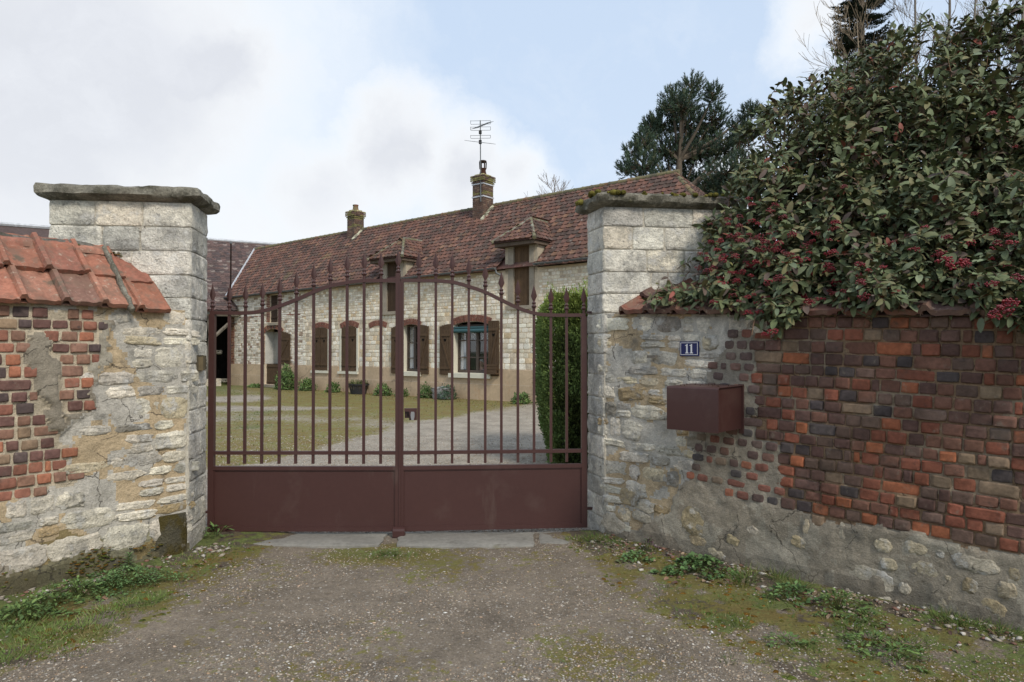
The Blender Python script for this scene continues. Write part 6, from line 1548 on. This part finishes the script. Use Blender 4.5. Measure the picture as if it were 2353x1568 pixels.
for k, (px, py, sc_) in enumerate(spots):
    p = at(px, py, shrubY(px, py) - (.06 if k < 44 else rb.uniform(-.10, .06)))
    part('berry_cluster', BM[k % 5], SHB, Matrix.Translation(p) @ Matrix.Rotation(rb.uniform(-.5, .5), 4, 'X') @ Matrix.Rotation(rb.uniform(0, 6), 4, 'Z') @ Matrix.Scale(sc_ * .85, 4), jit((1, 1, 1), .3))

# ================================================================== weeds, grass, moss, pebbles
def gz(x, y): return drive_z(x, y) + .004
def weed(px, py, r, h_, label, leaf=.035, n=160, ratio=.8, pal=G1, flat=.5, cat='weed', grp_='weeds at the foot of the walls'):
    x, y = ground(px, py); root = thing('weed_clump', (x, y, gz(x, y)), label, cat, grp_)
    n = int(n * 1.35); a = RNG.uniform(0, 6.28, n); q = np.sqrt(RNG.random(n)) * (1 + .35 * np.sin(a * 3 + px) + .2 * np.sin(a * 7 + py)); ox = np.cos(a) * q * r; oy = np.sin(a) * q * r * .7; z = h_ * np.clip(1 - q ** 2, .05, 1) * RNG.uniform(.5, 1.05, n) + .008
    pos = np.stack([x + ox, y + oy, np.array([gz(x + i, y + j) for i, j in zip(ox, oy)]) + z], 1)
    dd = np.stack([np.cos(a) * (.5 + q), np.sin(a) * (.5 + q), RNG.uniform(-.1, .9, n) * (1 - flat) + .15], 1) + RNG.normal(0, .35, (n, 3))
    scatter('leaves', leaf_template(1, ratio, .2, .25, 2), rotmats(dd, roll=RNG.uniform(-.5, .5, n)), pos, .72 * leaf * RNG.uniform(.5, 1.3, n), jcols(n, pal), M['leaf'], root)
    mb = MB()
    for i in range(0, n, 5): mb.tube([(x + ox[i] * .2, y + oy[i] * .2, gz(x, y) - .01), tuple(pos[i])], [.0016, .001], 3, (.6, .9, .35), False)
    mb.build('stems', M['bark'], root); return root
GD = [(.10, .175, .065), (.08, .14, .05), (.12, .20, .07)]
weed(1600, 1318, .20, .09, 'large dark green scalloped leaf clump below the letter box', .042, 320, .9, GD)
weed(1461, 1290, .10, .05, 'small green clump at the foot of the right pillar', .030, 120, .9, GD)
weed(1815, 1376, .14, .07, 'green clump in the middle of the right verge, near the foot stones', .035, 170, .7, GD)
weed(1925, 1402, .14, .09, 'bushy pale green clump right of the middle of the right verge', .035, 200, .5)
weed(1805, 1478, .10, .04, 'low bright rosette on the moss nearest the drive edge at right', .035, 70, .5, G1)
weed(2000, 1480, .13, .05, 'spreading light green rosette in the lower right verge', .038, 110, .45, G1)
weed(2060, 1512, .14, .05, 'light green broad leaved weed near the bottom right corner', .038, 120, .5, G1)
weed(1990, 1430, .10, .06, 'thin green weed between pale stones in the right verge', .028, 90, .5, G1)
weed(308, 1338, .27, .07, 'wide mat of small dark green leaves below the mossy stone', .020, 620, .9, GD)
weed(250, 1352, .16, .06, 'small leaved green mat left of the wide mat', .022, 260, .9, GD)
weed(180, 1370, .17, .09, 'tangled green leafy patch at the left verge', .036, 240, .45)
weed(110, 1400, .18, .08, 'dense green leafy patch by the left wall foot', .036, 260, .5)
weed(50, 1425, .16, .08, 'leafy green patch nearest the left edge of the picture', .038, 220, .5)
weed(500, 1238, .13, .06, 'jagged dandelion like leaves under the hinge of the left leaf', .075, 46, .26, G1, .3)
weed(550, 1226, .08, .04, 'small green weed just right of the jagged leaves', .04, 40, .4, G1)
weed(460, 1246, .07, .05, 'small toothed weed at the corner of the left pillar', .05, 30, .3, G1)
weed(1490, 1275, .06, .09, 'little purple flowered nettle beside the right pillar foot', .022, 90, .7, [(.10, .045, .08), (.06, .09, .035), (.09, .05, .06)], .1)
weed(900, 1276, .14, .03, 'low grassy weed on the mossy patch in front of the gate stop', .03, 110, .2, G1, .2)
weed(1300, 1478 + 40, .02, .012, 'tiny pale tuft on the open drive', .02, 14, .3, G1)
# the upright spurge by the mossy stone
x, y = ground(296, 1318); SPG = thing('spurge_plant', (x, y, 0), 'upright pale green plant with whorled leaves beside the mossy stone', 'plant')
mb = MB(); mb.tube([(x, y, 0), (x - .005, y, .11)], [.004, .003], 5, (1, 1.4, .6)); mb.build('stem', M['bark'], SPG)
n = 40; a = np.arange(n) * 2.4; zz = np.linspace(.02, .12, n); dd = np.stack([np.cos(a), np.sin(a), np.linspace(-.1, .9, n)], 1)
scatter('leaves', leaf_template(1, .28), rotmats(dd), np.stack([np.full(n, x), np.full(n, y), zz + .01], 1), np.linspace(.065, .035, n), jcols(n, [(.14, .20, .08), (.12, .18, .08)], .15), M['leaf'], SPG, kind=None)
# grass
gp, gd, gs_, gc = [], [], [], []
def grass_patch(x, y, r, n, h_, pal):
    for _ in range(n):
        a = random.uniform(0, 6.28); q = random.random() ** .7 * r; gx, gy = x + math.cos(a) * q, y + math.sin(a) * q
        gp.append((gx, gy, gz(gx, gy) - .003)); gd.append((math.cos(a) * .7 + random.gauss(0, .35), math.sin(a) * .7 + random.gauss(0, .35), random.uniform(.35, 1.2))); gs_.append((random.uniform(.0022, .004), h_ * random.uniform(.45, 1.15), 1)); gc.append(jit(pick(pal), .25))
PG = [(3, (.10, .155, .035)), (3, (.075, .125, .03)), (1.5, (.17, .17, .06)), (1, (.22, .19, .10))]
PG2 = [(3, (.12, .19, .04)), (2, (.15, .20, .06)), (1, (.24, .22, .10))]
for (px, py, r, n, h_) in ((120, 1455, .14, 260, .07), (190, 1440, .14, 260, .07), (60, 1490, .16, 240, .07), (240, 1405, .12, 220, .07), (300, 1385, .10, 150, .06), (350, 1375, .09, 140, .06), (160, 1490, .12, 130, .05), (30, 1450, .14, 200, .07), (90, 1420, .12, 160, .06), (225, 1455, .1, 120, .05), (10, 1520, .15, 150, .06), (420, 1300, .1, 110, .04), (470, 1285, .12, 120, .035), (530, 1262, .1, 70, .03)): grass_patch(*ground(px, py), r * 1.15, n, h_ * .68, PG2)
for (px, py, r, n, h_) in ((1330, 1245, .10, 140, .05), (1370, 1250, .12, 220, .06), (1410, 1258, .09, 120, .05), (1715, 1338, .08, 130, .13), (1700, 1345, .09, 120, .09), (1790, 1340, .07, 90, .14), (1830, 1360, .09, 130, .10), (2170, 1440, .10, 120, .09), (2230, 1452, .12, 150, .09), (2300, 1470, .1, 120, .08), (1700, 1435, .06, 60, .06), (1860, 1490, .08, 80, .06), (2090, 1480, .09, 90, .06), (1960, 1440, .08, 90, .07), (880, 1275, .14, 150, .035), (925, 1280, .10, 90, .035), (1675, 1520, .05, 30, .05), (1350, 1188, .06, 80, .10), (1352, 1150, .06, 60, .10)): grass_patch(*ground(px, py), r, n, h_, PG)
for _ in range(620):
    y = random.uniform(2.9, 5.4); side = random.random() < .5
    x = (edge_x(EL, y) - random.uniform(.05, 1.0)) if side else (edge_x(ER, y) + random.uniform(.05, 1.2))
    if lw_dist(x, y) > .03 and rw_dist(x, y) > .03: grass_patch(x, y, .05, 9, random.choice((.02, .03, .045)), PG)
scatter('short_grass', blade, rotmats(gd, roll=RNG.uniform(-1, 1, len(gp))), np.array(gp), np.array(gs_) * np.array([1.25, .9, 1]), np.array(gc), M['grass'], None)
bpy.data.objects['short_grass']['label'] = 'short tufts of grass scattered over both verges'; bpy.data.objects['short_grass']['category'] = 'grass'
# courtyard grass, thin and low
n = 15000; uu = RNG.random(n); yy = 6.5 + (26 - 6.5) * RNG.random(n) ** .8; xx = RNG.uniform(-.5, .25, n) * yy; keep = []
for i in range(n):
    m_, g_w, _ = court_w(xx[i], yy[i])
    q = (Vector((xx[i], yy[i], 0)) - HF.o).dot(HF.n)
    keep.append(q > .05 and (g_w + .12 * m_ > RNG.random() * 1.1 or (q < 1.6 and RNG.random() < .7)))
keep = np.array(keep); xx, yy = xx[keep], yy[keep]; n = len(xx)
dd = np.concatenate([RNG.normal(0, .5, (n, 2)), RNG.uniform(.4, 1, (n, 1))], 1)
o = scatter('court_grass', blade, rotmats(dd), np.stack([xx, yy, np.zeros(n)], 1), np.stack([np.full(n, .016), RNG.uniform(.02, .06, n), np.ones(n)], 1), jcols(n, [(.07, .10, .03), (.10, .12, .03), (.12, .11, .04)]), M['grass'])
tag(o, 'thin low grass across the courtyard behind the gate', 'grass')
# grit and pebbles
def pebbles(name, n, fn, rlo, rhi, pal, label, zf, parent=None, pw=2.2):
    P_ = [fn() for _ in range(n)]; P_ = [p for p in P_ if p]; n = len(P_)
    oc = (np.array([(1, 0, 0), (-1, 0, 0), (0, 1, 0), (0, -1, 0), (0, 0, .7), (0, 0, -.7), (.6, .6, .45), (-.6, -.55, .4)], float), np.array([(0, 2, 6), (2, 4, 6), (4, 0, 6), (2, 1, 4), (1, 3, 7), (3, 4, 7), (4, 1, 7), (3, 0, 4), (2, 0, 5), (1, 2, 5), (3, 1, 5), (0, 3, 5)]))
    r = rlo + (rhi - rlo) * RNG.random(n) ** pw; a = RNG.uniform(0, 6.28, n); dd = np.stack([np.cos(a), np.sin(a), RNG.normal(0, .15, n)], 1)
    sc = np.stack([r * RNG.uniform(.6, 1.1, n), r * RNG.uniform(.8, 1.5, n), r * RNG.uniform(.4, .8, n)], 1)
    o = scatter(name, oc, rotmats(dd, roll=RNG.normal(0, .2, n)), np.array([(p[0], p[1], zf(p[0], p[1])) for p in P_]), sc, jcols(n, pal, .25), M['pebble'])
    return tag(o, label, 'gravel')
PP = [(.40, .33, .25), (.35, .28, .21), (.32, .25, .185), (.36, .32, .27), (.28, .23, .18), (.22, .18, .14), (.45, .42, .38), (.19, .155, .12), (.33, .23, .15), (.42, .37, .30), (.15, .125, .10), (.20, .18, .16)]
def f_drive():
    y = 2.9 + 2.55 * random.random() ** 1.4; x = random.uniform(-.78, .78) * y
    if lw_dist(x, y) < .03 or rw_dist(x, y) < .03: return None
    if edge_x(EL, y) > x + .1 and random.random() < .75: return None
    if x > edge_x(ER, y) + .1 and random.random() < .4: return None
    if fbm(x * 1.4, y * 1.4, 12) + random.gauss(0, .22) < -.12: return None
    return (x, y)
pebbles('drive_grit', 52000, f_drive, .0026, .0090, PP, 'small mixed pebbles and grit bedded in the drive', lambda x, y: drive_z(x, y) + .0005, pw=1.5)
pebbles('white_pebbles', 420, f_drive, .005, .013, [(.62, .61, .58), (.55, .50, .44), (.50, .36, .26)], 'larger pale pebbles scattered over the drive', lambda x, y: drive_z(x, y) + .002)
def f_foot():
    if random.random() < .62: s = random.uniform(.0, 3.4); fr = RW; d = abs(random.gauss(.12, .12)) + .02; p = fr.p(s, 0, d)
    else: s = random.uniform(-.25, 2.0); fr = LW; d = abs(random.gauss(.10, .08)) + .02; p = fr.p(s, 0, d)
    return (p.x, p.y) if fbm(p.x * 4, p.y * 4, 2) > -.25 else None
pebbles('rubble_stones', 1100, f_foot, .006, .026, [(.36, .33, .28), (.30, .26, .21), (.22, .175, .135), (.46, .43, .38), (.20, .11, .08)], 'pale stones and chips lying along the foot of both walls', gz)
def f_court():
    y = 5.7 + 6.5 * random.random() ** 1.5; x = random.uniform(-.50, .16) * y
    return (x, y) if court_w(x, y)[0] < .75 or random.random() < .25 else None
pebbles('court_gravel', 20000, f_court, .006, .014, [(.42, .37, .31), (.35, .30, .25), (.50, .47, .42), (.28, .23, .19), (.38, .28, .2)], 'light loose gravel just inside the gate', lambda x, y: court_z(x, y) + .002)
# fallen leaves
n = 170; pp = []
while len(pp) < n:
    s = random.uniform(0, 3.2); fr = RW if random.random() < .7 else LW; p = fr.p(min(s, 1.9) if fr is LW else s, 0, random.uniform(.04, .55)); pp.append((p.x, p.y, gz(p.x, p.y) + .006))
dd = np.concatenate([RNG.normal(0, 1, (n, 2)), RNG.normal(0, .12, (n, 1))], 1)
o = scatter('fallen_leaves', leaf_template(1, .5, .4, .35), rotmats(dd, roll=RNG.uniform(-.6, .6, n)), np.array(pp), RNG.uniform(.025, .055, n), jcols(n, [(.20, .12, .08), (.26, .19, .13), (.12, .07, .055)]), M['leaf']); tag(o, 'dry brown fallen leaves lying along the verges', 'leaf litter')
# moss cushions on the verge, the left wall foot and along its ridge
mp_, mr_ = [], []
for _ in range(1500):
    y = random.uniform(2.95, 5.4); side = random.random() < .42
    x = (edge_x(EL, y) - random.uniform(-.12, .8)) if side else (edge_x(ER, y) + random.uniform(-.12, 1.1))
    if lw_dist(x, y) < .05 or rw_dist(x, y) < .05 or drive_w(x, y)[0] + .6 * fbm(x * 3, y * 3, 8) < .62: continue
    mp_.append((x, y, drive_z(x, y))); mr_.append(random.uniform(.006, .020))
for _ in range(260):
    s = random.choice((.55, .62, .7, .25, 1.15, 1.3, 1.45)) + random.gauss(0, .07); z = abs(random.gauss(.10, .05)); p = LW.p(s, z, .024); mp_.append(tuple(p)); mr_.append(random.uniform(.006, .016))
for _ in range(190):
    s = random.gauss(.25, .28); p = LW.p(s, zr_ + .01 + random.gauss(0, .012) - .045, tr_ - .02 + random.gauss(0, .03)); mp_.append(tuple(p)); mr_.append(random.uniform(.008, .024))
n = len(mp_); cu = []; cf = []
for j, (rr, zz) in enumerate(((1, 0), (.75, .45), (.0, .7))):
    for i in range(6): cu.append((rr * math.cos(i * math.pi / 3 + j * .4), rr * math.sin(i * math.pi / 3 + j * .4), zz))
for j in range(2):
    for i in range(6): a, b, c, d = j * 6 + i, j * 6 + (i + 1) % 6, j * 6 + 6 + (i + 1) % 6, j * 6 + 6 + i; cf += [(a, b, c), (a, c, d)]
dd = rnd_dirs(n, -.1, .1); sc = np.array(mr_)[:, None] * np.stack([RNG.uniform(.7, 1.4, n), RNG.uniform(.7, 1.4, n), RNG.uniform(.25, .6, n)], 1)
o = scatter('moss_cushions', (np.array(cu), np.array(cf)), rotmats(dd), np.array(mp_), sc, jcols(n, [(1, 1, 1), (.8, 1.1, 1), (1.3, .8, .7)], .3), M['moss'], smooth=True); tag(o, 'brown and green moss cushions on the verges and wall foot', 'moss')
# mossy lumps and stray crumbs end up as things of their own with their origin at their base
for o in list(COL.objects):
    if o.type == 'MESH' and o.parent is None and o.location.length < 1e-6 and o.get('kind') != 'structure' and o.data.users == 1:
        c = np.empty(len(o.data.vertices) * 3, np.float32); o.data.vertices.foreach_get('co', c); c = c.reshape(-1, 3); lo, hi = c.min(0), c.max(0)
        base = Vector(((lo[0] + hi[0]) / 2, (lo[1] + hi[1]) / 2, lo[2])); o.data.transform(Matrix.Translation(-base)); o.location = base
print('objects', len(COL.objects))
